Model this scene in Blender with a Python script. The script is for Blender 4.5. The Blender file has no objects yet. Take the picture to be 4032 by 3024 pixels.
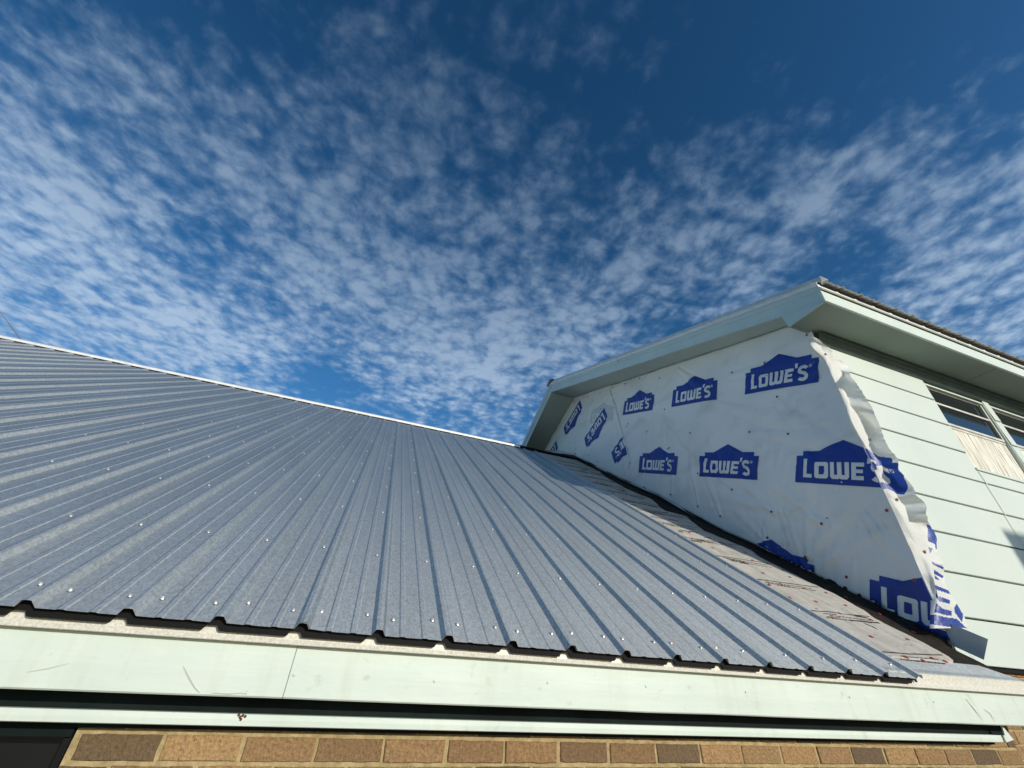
import bpy, bmesh, math, random
from mathutils import Vector, Matrix, noise
from mathutils.geometry import tessellate_polygon
random.seed(7)
sc = bpy.context.scene

# ---------------------------------------------------------------- camera
CR = [[0.938228, 0.235585, 0.253433], [-0.341117, 0.506906, 0.791635], [0.058031, -0.829184, 0.555955]]                       # rows: world X, Y, Z in camera axes
cam_d = bpy.data.cameras.new('camera'); cam = bpy.data.objects.new('camera', cam_d)
sc.collection.objects.link(cam)
cam_d.sensor_width = 36.0; cam_d.sensor_fit = 'HORIZONTAL'; cam_d.lens = 14.5805
cam_d.clip_start = 0.05; cam_d.clip_end = 5000
cam.matrix_world = Matrix(((CR[0][0], -CR[0][1], -CR[0][2], 0), (CR[1][0], -CR[1][1], -CR[1][2], 0),
                           (CR[2][0], -CR[2][1], -CR[2][2], 0), (0, 0, 0, 1)))
sc.camera = cam

# ---------------------------------------------------------------- light
SUN = Vector((0.41, -1.0, 0.345)).normalized()          # towards the sun
sun_d = bpy.data.lights.new('sun', 'SUN'); sun_d.energy = 3.55; sun_d.angle = math.radians(0.53)
sun_d.color = (1.0, 0.94, 0.82)
sun = bpy.data.objects.new('sun', sun_d); sc.collection.objects.link(sun)
sun.rotation_euler = SUN.to_track_quat('Z', 'Y').to_euler()
sc.view_settings.view_transform = 'Standard'; sc.view_settings.look = 'None'
sc.view_settings.gamma = 1.0; sc.view_settings.exposure = 0.0; sc.view_settings.use_curve_mapping = False

def build_world():
    w = bpy.data.worlds.new('World'); sc.world = w; w.use_nodes = True
    nt = w.node_tree; nt.nodes.clear(); N = nt.nodes; Lk = nt.links
    def m(op, a, b=None, c=None, clamp=False):
        n = N.new('ShaderNodeMath'); n.operation = op; n.use_clamp = clamp
        for i, v in enumerate((a, b, c)):
            if v is None: continue
            if isinstance(v, (int, float)): n.inputs[i].default_value = v
            else: Lk.new(v, n.inputs[i])
        return n.outputs[0]
    out = N.new('ShaderNodeOutputWorld'); bg = N.new('ShaderNodeBackground'); Lk.new(bg.outputs[0], out.inputs[0])
    sky = N.new('ShaderNodeTexSky'); sky.sky_type = 'NISHITA'; sky.sun_disc = False
    sky.sun_elevation = math.asin(SUN.z); sky.sun_rotation = math.atan2(SUN.x, SUN.y)
    sky.altitude = 200; sky.air_density = 1.0; sky.dust_density = 0.6; sky.ozone_density = 2.5
    hs = N.new('ShaderNodeHueSaturation'); hs.inputs['Saturation'].default_value = SKY_SAT; hs.inputs['Value'].default_value = SKY_VAL
    hs.inputs['Hue'].default_value = 0.501
    Lk.new(sky.outputs[0], hs.inputs['Color'])
    tc = N.new('ShaderNodeTexCoord'); nrm = N.new('ShaderNodeVectorMath'); nrm.operation = 'NORMALIZE'
    Lk.new(tc.outputs['Generated'], nrm.inputs[0])
    sep = N.new('ShaderNodeSeparateXYZ'); Lk.new(nrm.outputs[0], sep.inputs[0])
    z = m('MAXIMUM', sep.outputs['Z'], 0.06)
    cmb = N.new('ShaderNodeCombineXYZ'); Lk.new(m('DIVIDE', sep.outputs['X'], z), cmb.inputs[0]); Lk.new(m('DIVIDE', sep.outputs['Y'], z), cmb.inputs[1])
    uv = cmb.outputs[0]
    def tex(scale, detail, rough, vec, off=(0, 0, 0), dist=0.0):
        mp = N.new('ShaderNodeMapping'); mp.inputs['Location'].default_value = off; Lk.new(vec, mp.inputs[0])
        n = N.new('ShaderNodeTexNoise'); n.inputs['Scale'].default_value = scale; n.inputs['Detail'].default_value = detail
        n.inputs['Roughness'].default_value = rough; n.inputs['Distortion'].default_value = dist
        Lk.new(mp.outputs[0], n.inputs['Vector']); return n
    warp = tex(5.0, 3, .5, uv, (3, 1, 0))
    wv = N.new('ShaderNodeVectorMath'); wv.operation = 'MULTIPLY_ADD'
    Lk.new(warp.outputs['Color'], wv.inputs[0]); wv.inputs[1].default_value = (.05, .05, 0); Lk.new(uv, wv.inputs[2])
    wuv = wv.outputs[0]
    # coverage : broad shapes of the cloud field
    cov = m('SUBTRACT', m('MULTIPLY', m('SUBTRACT', tex(1.6, 3, .55, uv, (5.3, 2.2, 0)).outputs['Fac'], .5), .9), .22)
    for (d, k, wgt) in CLOUD_BLOBS:
        dn = N.new('ShaderNodeVectorMath'); dn.operation = 'DOT_PRODUCT'; Lk.new(nrm.outputs[0], dn.inputs[0])
        dn.inputs[1].default_value = Vector(d).normalized()
        e = m('EXPONENT', m('MULTIPLY', m('SUBTRACT', dn.outputs['Value'], 1.0), k))
        cov = m('MULTIPLY_ADD', e, wgt, cov)
    # puffs of altocumulus
    vor = N.new('ShaderNodeTexVoronoi'); vor.feature = 'SMOOTH_F1'; vor.inputs['Scale'].default_value = 19.0
    vor.inputs['Smoothness'].default_value = .6; vor.inputs['Detail'].default_value = 1.0; Lk.new(wuv, vor.inputs['Vector'])
    puff = m('SUBTRACT', .42, vor.outputs['Distance'])
    fine = m('SUBTRACT', tex(15, 8, .62, wuv, (1, 7, 0), .1).outputs['Fac'], .5)
    mid = m('SUBTRACT', tex(4.2, 4, .55, wuv, (9, 4, 0), .2).outputs['Fac'], .5)
    dens = m('ADD', cov, m('ADD', m('MULTIPLY', puff, .55), m('ADD', m('MULTIPLY', fine, 1.7), m('MULTIPLY', mid, 1.25))))
    mr = N.new('ShaderNodeMapRange'); mr.interpolation_type = 'SMOOTHSTEP'
    mr.inputs['From Min'].default_value = -0.10; mr.inputs['From Max'].default_value = 1.0
    mr.inputs['To Max'].default_value = 1.0; Lk.new(dens, mr.inputs['Value'])
    a = mr.outputs[0]
    # fade into pale haze near the horizon
    a = m('MULTIPLY', a, m('MULTIPLY', sep.outputs['Z'], 8, clamp=True))
    hi = m('MULTIPLY', m('SUBTRACT', sep.outputs['Z'], .50), 2.2, clamp=True)     # seen through less air and lit from the side: dimmer overhead
    a = m('MULTIPLY', a, m('SUBTRACT', 1.0, m('MULTIPLY', hi, .45)))
    thick = m('MULTIPLY', a, .86)
    cc = N.new('ShaderNodeMix'); cc.data_type = 'RGBA'; Lk.new(a, cc.inputs['Factor'])
    cc.inputs[6].default_value = CLOUD_THIN; cc.inputs[7].default_value = CLOUD_THICK
    dim = N.new('ShaderNodeVectorMath'); dim.operation = 'SCALE'; Lk.new(cc.outputs[2], dim.inputs[0]); Lk.new(m('SUBTRACT', 1.0, m('MULTIPLY', hi, .46)), dim.inputs['Scale'])
    mix = N.new('ShaderNodeMix'); mix.data_type = 'RGBA'; Lk.new(thick, mix.inputs['Factor'])
    dk = N.new('ShaderNodeVectorMath'); dk.operation = 'SCALE'; Lk.new(hs.outputs[0], dk.inputs[0]); Lk.new(m('SUBTRACT', 1.0, m('MULTIPLY', hi, .30)), dk.inputs['Scale'])
    Lk.new(dk.outputs[0], mix.inputs[6]); Lk.new(dim.outputs[0], mix.inputs[7])
    Lk.new(mix.outputs[2], bg.inputs['Color']); bg.inputs['Strength'].default_value = SKY_STR
SKY_SAT = 1.30; SKY_VAL = 1.52; SKY_STR = 0.085
CLOUD_THIN = (2.5, 4.3, 7.0, 1); CLOUD_THICK = (5.2, 6.8, 8.9, 1)
CLOUD_BLOBS = [((-.583, .662, .471), 14, .68), ((0.0, .84, .54), 25, .18), ((-.515, .608, .604), 8, .22), ((-.385, .556, .736), 14, .12), ((-.238, .758, .608), 12, .20), ((.139, .821, .554), 14, .42), ((.35, .70, .62), 20, .22),
 ((.302, .525, .796), 14, .40), ((.551, .319, .771), 40, .22), ((.42, .42, .80), 60, .12), ((.61, .259, .749), 900, .14), ((.736, .089, .671), 40, .56), ((.826, .17, .537), 16, .66), ((.66, .40, .63), 60, .12), ((-.25, .40, .88), 10, .26), ((.05, .38, .92), 18, .14),
 ((.10, .20, .97), 20, -.05), ((.60, -.10, .79), 26, -.70), ((-.393, .68, .619), 300, -.40), ((-.30, .72, .62), 300, -.20), ((-.161, .86, .48), 300, -.55),
 ((.106, .382, .918), 60, -.10), ((.719, .27, .64), 400, -.45), ((.50, .45, .74), 500, -.15), ((-.50, .38, .78), 60, -.30)]
build_world()

# ---------------------------------------------------------------- materials
def mat(name, col, rough=.6, metal=0.0, spec=.5):
    m = bpy.data.materials.new(name); m.use_nodes = True
    b = m.node_tree.nodes['Principled BSDF']
    b.inputs['Base Color'].default_value = (*col, 1); b.inputs['Roughness'].default_value = rough
    b.inputs['Metallic'].default_value = metal; b.inputs['Specular IOR Level'].default_value = spec
    return m
def nodes(m): return m.node_tree.nodes, m.node_tree.links, m.node_tree.nodes['Principled BSDF']
def objco(m, scale=(1, 1, 1)):
    N, L, b = nodes(m); t = N.new('ShaderNodeTexCoord'); mp = N.new('ShaderNodeMapping'); mp.inputs['Scale'].default_value = scale
    L.new(t.outputs['Object'], mp.inputs[0]); return mp.outputs[0]
def vary(m, c1, c2, scale, detail=4, lo=.35, hi=.65, stretch=(1, 1, 1), rough=.55):
    """base colour wanders between two tones of the same stuff"""
    N, L, b = nodes(m); v = objco(m, stretch)
    n = N.new('ShaderNodeTexNoise'); n.inputs['Scale'].default_value = scale; n.inputs['Detail'].default_value = detail; n.inputs['Roughness'].default_value = rough
    L.new(v, n.inputs['Vector'])
    r = N.new('ShaderNodeValToRGB'); r.color_ramp.elements[0].position = lo; r.color_ramp.elements[1].position = hi
    r.color_ramp.elements[0].color = (*c1, 1); r.color_ramp.elements[1].color = (*c2, 1)
    L.new(n.outputs['Fac'], r.inputs[0]); L.new(r.outputs[0], b.inputs['Base Color']); return r.outputs[0]
def spots(m, base, col, scale, thr_lo, thr_hi, stretch=(1, 1, 1), detail=3):
    """overlay of sparse stains on an existing colour output"""
    N, L, b = nodes(m); v = objco(m, stretch)
    n = N.new('ShaderNodeTexNoise'); n.inputs['Scale'].default_value = scale; n.inputs['Detail'].default_value = detail; L.new(v, n.inputs['Vector'])
    r = N.new('ShaderNodeMapRange'); r.inputs['From Min'].default_value = thr_lo; r.inputs['From Max'].default_value = thr_hi; L.new(n.outputs['Fac'], r.inputs['Value'])
    x = N.new('ShaderNodeMix'); x.data_type = 'RGBA'; L.new(r.outputs[0], x.inputs['Factor']); L.new(base, x.inputs[6]); x.inputs[7].default_value = (*col, 1)
    L.new(x.outputs[2], b.inputs['Base Color']); return x.outputs[2]
def bump(m, scale, strength, dist=.01, detail=4, stretch=(1, 1, 1)):
    N, L, b = nodes(m); v = objco(m, stretch)
    n = N.new('ShaderNodeTexNoise'); n.inputs['Scale'].default_value = scale; n.inputs['Detail'].default_value = detail; L.new(v, n.inputs['Vector'])
    bp = N.new('ShaderNodeBump'); bp.inputs['Strength'].default_value = strength; bp.inputs['Distance'].default_value = dist
    L.new(n.outputs['Fac'], bp.inputs['Height'])
    if b.inputs['Normal'].is_linked: L.new(b.inputs['Normal'].links[0].from_socket, bp.inputs['Normal'])
    L.new(bp.outputs[0], b.inputs['Normal'])
MINT = (.61, .69, .63)
M = {}
M['mint'] = mat('mint_paint', MINT, .55); c = vary(M['mint'], (.575, .66, .60), (.635, .71, .65), 3.0, 5); c = spots(M['mint'], c, (.50, .55, .48), 22, .66, .80, (1, 1, 1.5)); spots(M['mint'], c, (.52, .56, .46), 7, .56, .95, (2.5, 1, .25), 6); bump(M['mint'], 30, .15, .004); bump(M['mint'], 6, .25, .01, 3, (.4, 1, 3))
M['mint_siding'] = mat('mint_siding_paint', MINT, .55); c = vary(M['mint_siding'], (.565, .64, .59), (.64, .70, .635), 1.2, 5, .3, .7, (1, 1, .35)); spots(M['mint_siding'], c, (.45, .52, .45), 14, .72, .8, (1, 1, .25)); bump(M['mint_siding'], 60, .12, .003)
M['blue_trim'] = mat('pale_blue_trim_paint', (.50, .62, .62), .5); c = vary(M['blue_trim'], (.46, .585, .585), (.54, .65, .645), 2.5, 5); bump(M['blue_trim'], 25, .1, .003)
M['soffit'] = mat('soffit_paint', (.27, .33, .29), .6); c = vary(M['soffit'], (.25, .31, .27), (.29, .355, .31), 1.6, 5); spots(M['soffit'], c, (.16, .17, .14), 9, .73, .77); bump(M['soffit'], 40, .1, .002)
def galv():
    m = bpy.data.materials.new('galvalume_sheet'); m.use_nodes = True; N = m.node_tree.nodes; L = m.node_tree.links; N.clear()
    out = N.new('ShaderNodeOutputMaterial'); t = N.new('ShaderNodeTexCoord')
    def mp(sc_):
        q = N.new('ShaderNodeMapping'); q.inputs['Scale'].default_value = sc_; L.new(t.outputs['Object'], q.inputs[0]); return q.outputs[0]
    def noi(v, s_, d=4, r=.55):
        n = N.new('ShaderNodeTexNoise'); n.inputs['Scale'].default_value = s_; n.inputs['Detail'].default_value = d; n.inputs['Roughness'].default_value = r; L.new(v, n.inputs['Vector']); return n.outputs['Fac']
    # spangle grain, slightly drawn out along the sheet, and broad handling marks
    v = N.new('ShaderNodeTexVoronoi'); v.inputs['Scale'].default_value = 210; L.new(mp((1, .5, .5)), v.inputs['Vector'])
    sepv = N.new('ShaderNodeSeparateColor'); L.new(v.outputs['Color'], sepv.inputs[0])
    gr = N.new('ShaderNodeMapRange'); gr.inputs['To Min'].default_value = .84; gr.inputs['To Max'].default_value = 1.16; L.new(sepv.outputs[0], gr.inputs['Value'])
    br = N.new('ShaderNodeMapRange'); br.inputs['From Min'].default_value = .3; br.inputs['From Max'].default_value = .7; br.inputs['To Min'].default_value = .93; br.inputs['To Max'].default_value = 1.07; L.new(noi(mp((2.5, .35, .35)), 2.2, 6), br.inputs['Value'])
    k = N.new('ShaderNodeMath'); k.operation = 'MULTIPLY'; L.new(gr.outputs[0], k.inputs[0]); L.new(br.outputs[0], k.inputs[1])
    def col(c):
        q = N.new('ShaderNodeVectorMath'); q.operation = 'SCALE'; q.inputs[0].default_value = c; L.new(k.outputs[0], q.inputs['Scale']); return q.outputs[0]
    bp = N.new('ShaderNodeBump'); bp.inputs['Strength'].default_value = .12; bp.inputs['Distance'].default_value = .01; L.new(noi(mp((1, .35, .35)), 2.4, 2), bp.inputs['Height'])
    d = N.new('ShaderNodeBsdfDiffuse'); L.new(col(GALV_D), d.inputs[0]); L.new(bp.outputs[0], d.inputs['Normal'])
    g1 = N.new('ShaderNodeBsdfGlossy'); g1.distribution = 'BECKMANN'; g1.inputs['Roughness'].default_value = .85; L.new(col(GALV_G1), g1.inputs[0]); L.new(bp.outputs[0], g1.inputs['Normal'])
    g2 = N.new('ShaderNodeBsdfGlossy'); g2.inputs['Roughness'].default_value = .38; L.new(col(GALV_G2), g2.inputs[0]); L.new(bp.outputs[0], g2.inputs['Normal'])
    a1 = N.new('ShaderNodeAddShader'); L.new(d.outputs[0], a1.inputs[0]); L.new(g1.outputs[0], a1.inputs[1])
    a2 = N.new('ShaderNodeAddShader'); L.new(a1.outputs[0], a2.inputs[0]); L.new(g2.outputs[0], a2.inputs[1])
    L.new(a2.outputs[0], out.inputs[0]); return m
GALV_D = (.066, .080, .090); GALV_G1 = (.43, .435, .41); GALV_G2 = (.074, .092, .110)
M['galv'] = galv()
M['soffit2'] = mat('grey_green_soffit_paint', (.40, .47, .44), .6); c = vary(M['soffit2'], (.38, .45, .42), (.43, .50, .46), 1.6, 5); bump(M['soffit2'], 40, .1, .002)
M['galv_trim'] = mat('galvanised_trim', (.66, .64, .56), .5, .1); vary(M['galv_trim'], (.56, .54, .46), (.76, .74, .66), 150, 3, .35, .65); bump(M['galv_trim'], 130, .15, .0015)
M['cap_metal'] = mat('bright_trim_metal', (.80, .80, .78), .45, .2); vary(M['cap_metal'], (.72, .72, .70), (.84, .84, .82), 9, 3)
M['screw'] = mat('zinc_screw', (.78, .78, .76), .35, .75)
M['washer'] = mat('rubber_washer', (.03, .03, .03), .6)
M['flash'] = mat('dull_flashing_metal', (.54, .57, .57), .45, .25); vary(M['flash'], (.50, .53, .53), (.58, .61, .61), 12, 4)
M['channel'] = mat('dark_channel_and_shade', (.006, .011, .011), .7, 0, .1); vary(M['channel'], (.004, .008, .008), (.009, .016, .016), 6, 3)
M['brown_rust'] = mat('rust', (.09, .035, .012), .8)
M['membrane'] = mat('bitumen_membrane', (.03, .024, .018), .85, 0, .2); vary(M['membrane'], (.013, .011, .008), (.032, .024, .017), 25, 5); bump(M['membrane'], 40, .5, .006)
M['under'] = mat('synthetic_underlayment', (.47, .43, .36), .75); c = vary(M['under'], (.38, .355, .31), (.54, .51, .45), 5, 6, .3, .7, (3, 1, 1)); spots(M['under'], c, (.22, .19, .16), 18, .64, .74, (1, 2.5, 2.5)); bump(M['under'], 12, .35, .012, 5, (1, 3, 3))
M['ink'] = mat('black_ink', (.03, .027, .025), .7)
M['red'] = mat('red_plastic_cap', (.42, .035, .025), .45)
M['wrap'] = mat('house_wrap_sheet', (.80, .81, .80), .62); c = vary(M['wrap'], (.76, .77, .76), (.83, .84, .82), 1.7, 5); spots(M['wrap'], c, (.60, .60, .58), 2.3, .55, .85, (1, 1, 2)); bump(M['wrap'], 160, .10, .0015); bump(M['wrap'], 9, .22, .01, 5)
M['wrap_blue'] = mat('blue_print', (.002, .036, .29), .5); vary(M['wrap_blue'], (.002, .032, .26), (.004, .042, .32), 8, 4); bump(M['wrap_blue'], 9, .22, .01, 5)
M['wrap_ghost'] = mat('faded_print_seen_through', (.60, .61, .63), .62)
def translucent(m, col, fac):
    N, L, b = nodes(m); t = N.new('ShaderNodeBsdfTranslucent'); t.inputs[0].default_value = (*col, 1)
    x = N.new('ShaderNodeMixShader'); x.inputs[0].default_value = fac; o = [n for n in N if n.type == 'OUTPUT_MATERIAL'][0]
    L.new(b.outputs[0], x.inputs[1]); L.new(t.outputs[0], x.inputs[2]); L.new(x.outputs[0], o.inputs[0])
M['flap'] = mat('loose_wrap_sheet', (.86, .86, .83), .55); bump(M['flap'], 14, .5, .012, 5); translucent(M['flap'], (.75, .76, .72), .30)
M['flap_blue'] = mat('loose_blue_print', (.03, .07, .36), .42); bump(M['flap_blue'], 14, .5, .012, 5); translucent(M['flap_blue'], (.03, .09, .40), .30)
M['mortar'] = mat('mortar', (.50, .38, .20), .9); vary(M['mortar'], (.29, .22, .105), (.45, .35, .18), 30, 6); bump(M['mortar'], 90, .6, .006)
M['mortar2'] = M['mortar']
def brick_mat():
    m = mat('brick', (.3, .2, .1), .88); N, L, b = nodes(m)
    at = N.new('ShaderNodeAttribute'); at.attribute_name = 'tone'
    v = objco(m, (1, 1, 1.6)); n = N.new('ShaderNodeTexNoise'); n.inputs['Scale'].default_value = 85; n.inputs['Detail'].default_value = 8; n.inputs['Roughness'].default_value = .72; L.new(v, n.inputs['Vector'])
    r = N.new('ShaderNodeMapRange'); r.inputs['From Min'].default_value = .3; r.inputs['From Max'].default_value = .7; r.inputs['To Min'].default_value = .55; r.inputs['To Max'].default_value = 1.45; L.new(n.outputs['Fac'], r.inputs['Value'])
    x = N.new('ShaderNodeVectorMath'); x.operation = 'SCALE'; L.new(at.outputs['Color'], x.inputs[0]); L.new(r.outputs[0], x.inputs['Scale'])
    # wire-cut cracks
    n2 = N.new('ShaderNodeTexNoise'); n2.inputs['Scale'].default_value = 95; n2.inputs['Detail'].default_value = 4; n2.inputs['Distortion'].default_value = 2.5
    v2 = objco(m, (1.3, 1, .55)); L.new(v2, n2.inputs['Vector'])
    r2 = N.new('ShaderNodeMapRange'); r2.inputs['From Min'].default_value = .60; r2.inputs['From Max'].default_value = .72; L.new(n2.outputs['Fac'], r2.inputs['Value'])
    mx = N.new('ShaderNodeMix'); mx.data_type = 'RGBA'; L.new(r2.outputs[0], mx.inputs['Factor']); L.new(x.outputs[0], mx.inputs[6]); mx.inputs[7].default_value = (.07, .045, .025, 1)
    L.new(mx.outputs[2], b.inputs['Base Color']); bump(m, 110, 1.0, .006, 6, (1, 1, .6)); return m
M['brick'] = brick_mat()
M['glass'] = mat('window_glass', (.015, .02, .024), .04, 0, .8)
M['dark_film'] = mat('dark_tinted_glass', (.006, .006, .006), .35); c = vary(M['dark_film'], (.005, .005, .005), (.02, .022, .02), 9, 5, .5, .8, (1, 1, .4)); spots(M['dark_film'], c, (.16, .16, .16), 26, .72, .78, (1.6, 1, .5))
M['alu'] = mat('aluminium_window_frame', (.68, .66, .58), .45, .1); vary(M['alu'], (.58, .56, .48), (.74, .72, .64), 12, 4)
M['aged'] = mat('peeling_painted_panel', (.66, .61, .47), .75)
c = vary(M['aged'], (.74, .71, .59), (.84, .81, .72), 3, 4); c = spots(M['aged'], c, (.20, .17, .11), 34, .54, .66, (3.2, 1, .10), 7); c = spots(M['aged'], c, (.36, .32, .24), 16, .60, .70, (2, 1, .25), 6)
M['dark_wood'] = mat('old_dark_timber', (.05, .04, .03), .8)
M['void'] = mat('dark_interior', (.02, .022, .022), .9)
M['black'] = mat('black_tape_and_shade', (.008, .008, .009), .7, 0, .15)  # also colours the painted shade at the eaves and under the ridge cap
M['ground'] = mat('grass_and_gravel', (.16, .15, .10), .95); vary(M['ground'], (.10, .11, .05), (.24, .22, .17), 1.3, 8); bump(M['ground'], 20, .6, .03)
M['wire'] = mat('steel_cable', (.22, .24, .27), .5, .3)
M['shed'] = mat('unseen_shade_shed_boards', (.34, .30, .25), .8); vary(M['shed'], (.28, .24, .2), (.42, .38, .32), 4, 5, .3, .7, (5, 5, .4))

# ---------------------------------------------------------------- helpers
def link(name, bm, mats, parent=None, smooth=False):
    me = bpy.data.meshes.new(name); bm.to_mesh(me); bm.free()
    for m_ in (mats if isinstance(mats, (list, tuple)) else [mats]): me.materials.append(m_)
    if smooth:
        for p_ in me.polygons: p_.use_smooth = True
    o = bpy.data.objects.new(name, me); sc.collection.objects.link(o)
    if parent: o.parent = parent
    return o
def empty(name, loc, label, cat, group=None):
    o = bpy.data.objects.new(name, None); sc.collection.objects.link(o); o.location = loc
    o['label'] = label; o['category'] = cat
    if group: o['group'] = group
    bpy.context.view_layer.update(); return o
def prnt(o, p):                                       # keep world coordinates while parenting
    o.parent = p; o.matrix_parent_inverse = p.matrix_world.inverted(); return o
def part(name, bm, mats, parent, smooth=False): return prnt(link(name, bm, mats, None, smooth), parent)
def box(bm, a, b, mi=0, shear=None):
    (x0, y0, z0), (x1, y1, z1) = a, b
    v = [bm.verts.new(Vector(p)) for p in ((x0,y0,z0),(x1,y0,z0),(x1,y1,z0),(x0,y1,z0),(x0,y0,z1),(x1,y0,z1),(x1,y1,z1),(x0,y1,z1))]
    if shear:
        for q in v: q.co.z += shear(q.co)
    fs = [bm.faces.new([v[i] for i in f]) for f in ((0,3,2,1),(4,5,6,7),(0,1,5,4),(1,2,6,5),(2,3,7,6),(3,0,4,7))]
    for f in fs: f.material_index = mi
    return fs
def prism(bm, poly, off, mi=0):
    """closed prism: 3d polygon + its copy moved by off"""
    a = [bm.verts.new(Vector(p)) for p in poly]; b = [bm.verts.new(Vector(p) + Vector(off)) for p in poly]; n = len(a)
    fs = [bm.faces.new(a), bm.faces.new(b[::-1])] + [bm.faces.new((a[i], b[i], b[(i+1) % n], a[(i+1) % n])) for i in range(n)]
    for f in fs: f.material_index = mi
    bmesh.ops.recalc_face_normals(bm, faces=fs); return fs
def extr(bm, prof, pts, mi=0, wob=0):
    """sheet: profile rows swept; rows = list of point lists"""
    rows = [[bm.verts.new(Vector(p)) for p in row] for row in pts]
    for r0, r1 in zip(rows[:-1], rows[1:]):
        for i in range(len(r0) - 1):
            f = bm.faces.new((r0[i], r0[i+1], r1[i+1], r1[i])); f.material_index = mi
def solid(o, t, off=-1):
    s = o.modifiers.new('thickness', 'SOLIDIFY'); s.thickness = t; s.offset = off; return o
def bevel(o, w, seg=1):
    s = o.modifiers.new('bevel', 'BEVEL'); s.width = w; s.segments = seg; s.limit_method = 'ANGLE'; return o
def nz(x, y, z=0): return noise.noise(Vector((x, y, z)))

GZ = -2.62
# lower roof frame: eave crest line point, slope direction, normal
RX0, RY0, RZ0 = -0.7905, 1.5925, 0.0624
AL = 0.5744
S = Vector((0, math.cos(AL), math.sin(AL))); NR = Vector((0, -math.sin(AL), math.cos(AL)))
W9 = 0.2286; SL = 5.922
def roofp(x, s, h): return Vector((x, RY0, RZ0)) + S * s + NR * h     # h relative to rib crest plane
DECK = -0.026
TILT = lambda x: .0026 * (x + .8)

# ================================================================= ground
bm = bmesh.new(); q = 900
for f in [bm.faces.new([bm.verts.new(p) for p in ((-q,-q,GZ),(q,-q,GZ),(q,q,GZ),(-q,q,GZ))])]: pass
g = link('ground', bm, M['ground']); g['kind'] = 'structure'

# ================================================================= brick wing
BW = empty('brick_wing', (1.0, 1.763, GZ), 'long low brick wing with ribbed grey metal roof and pale mint fascia, across the foreground', 'building')
def rough_brick(bm, x0, x1, z0, z1, yf, yb, rnd):
    P = []; nx = max(2, int((x1 - x0) / .022)); j = lambda a=.0016: rnd.uniform(-a, a)
    for i in range(nx): P.append((x0 + (x1 - x0) * i / nx, z0))
    for i in range(3): P.append((x1, z0 + (z1 - z0) * i / 3))
    for i in range(nx): P.append((x1 - (x1 - x0) * i / nx, z1))
    for i in range(3): P.append((x0, z1 - (z1 - z0) * i / 3))
    P = [(x + j(), z + j(.0013)) for x, z in P]
    cx, cz = (x0 + x1) / 2, (z0 + z1) / 2
    back = [bm.verts.new((x, yb, z)) for x, z in P]; mid = [bm.verts.new((x, yf + .0022 + abs(j(.001)), z)) for x, z in P]
    fr = [bm.verts.new((cx + (x - cx) * (1 - .0028 / abs((x1 - x0) / 2)), yf, cz + (z - cz) * (1 - .0028 / abs((z1 - z0) / 2)))) for x, z in P]; n = len(P); fs = []
    for A, B in ((back, mid), (mid, fr)):
        for i in range(n): fs.append(bm.faces.new((A[i], A[(i + 1) % n], B[(i + 1) % n], B[i])))
    fs.append(bm.faces.new(fr)); return fs
def brick_wall(bm, x0, x1, z0, z1, Y, phase, zref, backY=None, seed=1, lay=None):
    rnd = random.Random(seed); P = .2032; C = .0665
    tones = [(.30,.175,.065),(.33,.20,.078),(.27,.155,.06),(.13,.082,.04),(.29,.17,.068),(.19,.112,.046),(.31,.18,.07),(.25,.145,.058),(.14,.09,.04)]
    box(bm, (x0, Y + .0045, z0), (x1, Y + .10, z1), 1)
    k0 = math.floor((z0 - zref) / C); k1 = math.ceil((z1 - zref) / C)
    for k in range(k0, k1 + 1):
        b0 = zref + k * C; b1 = b0 + C - .0105
        b0 = max(b0, z0); b1 = min(b1, z1)
        if b1 - b0 < .008: continue
        ph = phase + (P / 2 if k % 2 else 0)
        i0 = math.floor((x0 - ph) / P); i1 = math.ceil((x1 - ph) / P)
        for i in range(i0, i1 + 1):
            a0 = max(ph + i * P + rnd.uniform(-.002, .002), x0); a1 = min(ph + (i + 1) * P - .0115 + rnd.uniform(-.002, .002), x1)
            if a1 - a0 < .01: continue
            t = rnd.choice(tones); s_ = rnd.uniform(.85, 1.12); dy = rnd.uniform(-.0025, .002); dz = rnd.uniform(-.001, .001)
            fs = rough_brick(bm, a0, a1, b0 + dz, b1 + dz, Y + dy, Y + .011, rnd)
            for f in fs:
                for l in f.loops: l[lay] = (t[0]*s_, t[1]*s_*1.03, t[2]*s_*1.2, 1)
bm = bmesh.new(); lay = bm.loops.layers.float_color.new('tone')
brick_wall(bm, -.60, 3.44, GZ, -.05, 1.763, -.1775, -.2835, lay=lay)
brick_wall(bm, -3.2, -2.05, GZ, -.05, 1.763, -.1775, -.2835, seed=3, lay=lay)
box(bm, (-2.05, 1.763, GZ), (-.60, 1.86, -1.45), 1)
o = part('brick_wall', bm, [M['brick'], M['mortar']], BW)
# side return of the brick at the right hand corner, and the body of the wing behind the facade
bm = bmesh.new(); box(bm, (3.30, 1.775, GZ), (3.432, 1.98, -.05), 0); box(bm, (-9, 1.87, GZ), (3.3, 11.0, -.08), 0)
part('wall_core', bm, M['mortar'], BW)
# dark window at the left
win = BW
bm = bmesh.new(); box(bm, (-2.04, 1.83, -1.44), (-.605, 1.85, -.20))
wn = part('window', bm, M['dark_film'], BW); wn['label'] = 'dark tinted window at the left end under the frieze'
bm = bmesh.new(); box(bm, (-2.04, 1.80, -.232), (-.605, 1.829, -.205)); box(bm, (-2.04, 1.80, -1.44), (-2.0, 1.829, -.232))
prnt(link('window_frame', bm, M['black']), wn)
bm = bmesh.new(); box(bm, (-.622, 1.775, -1.44), (-.606, 1.829, -.232)); prnt(link('window_jamb', bm, M['black']), wn)

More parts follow.
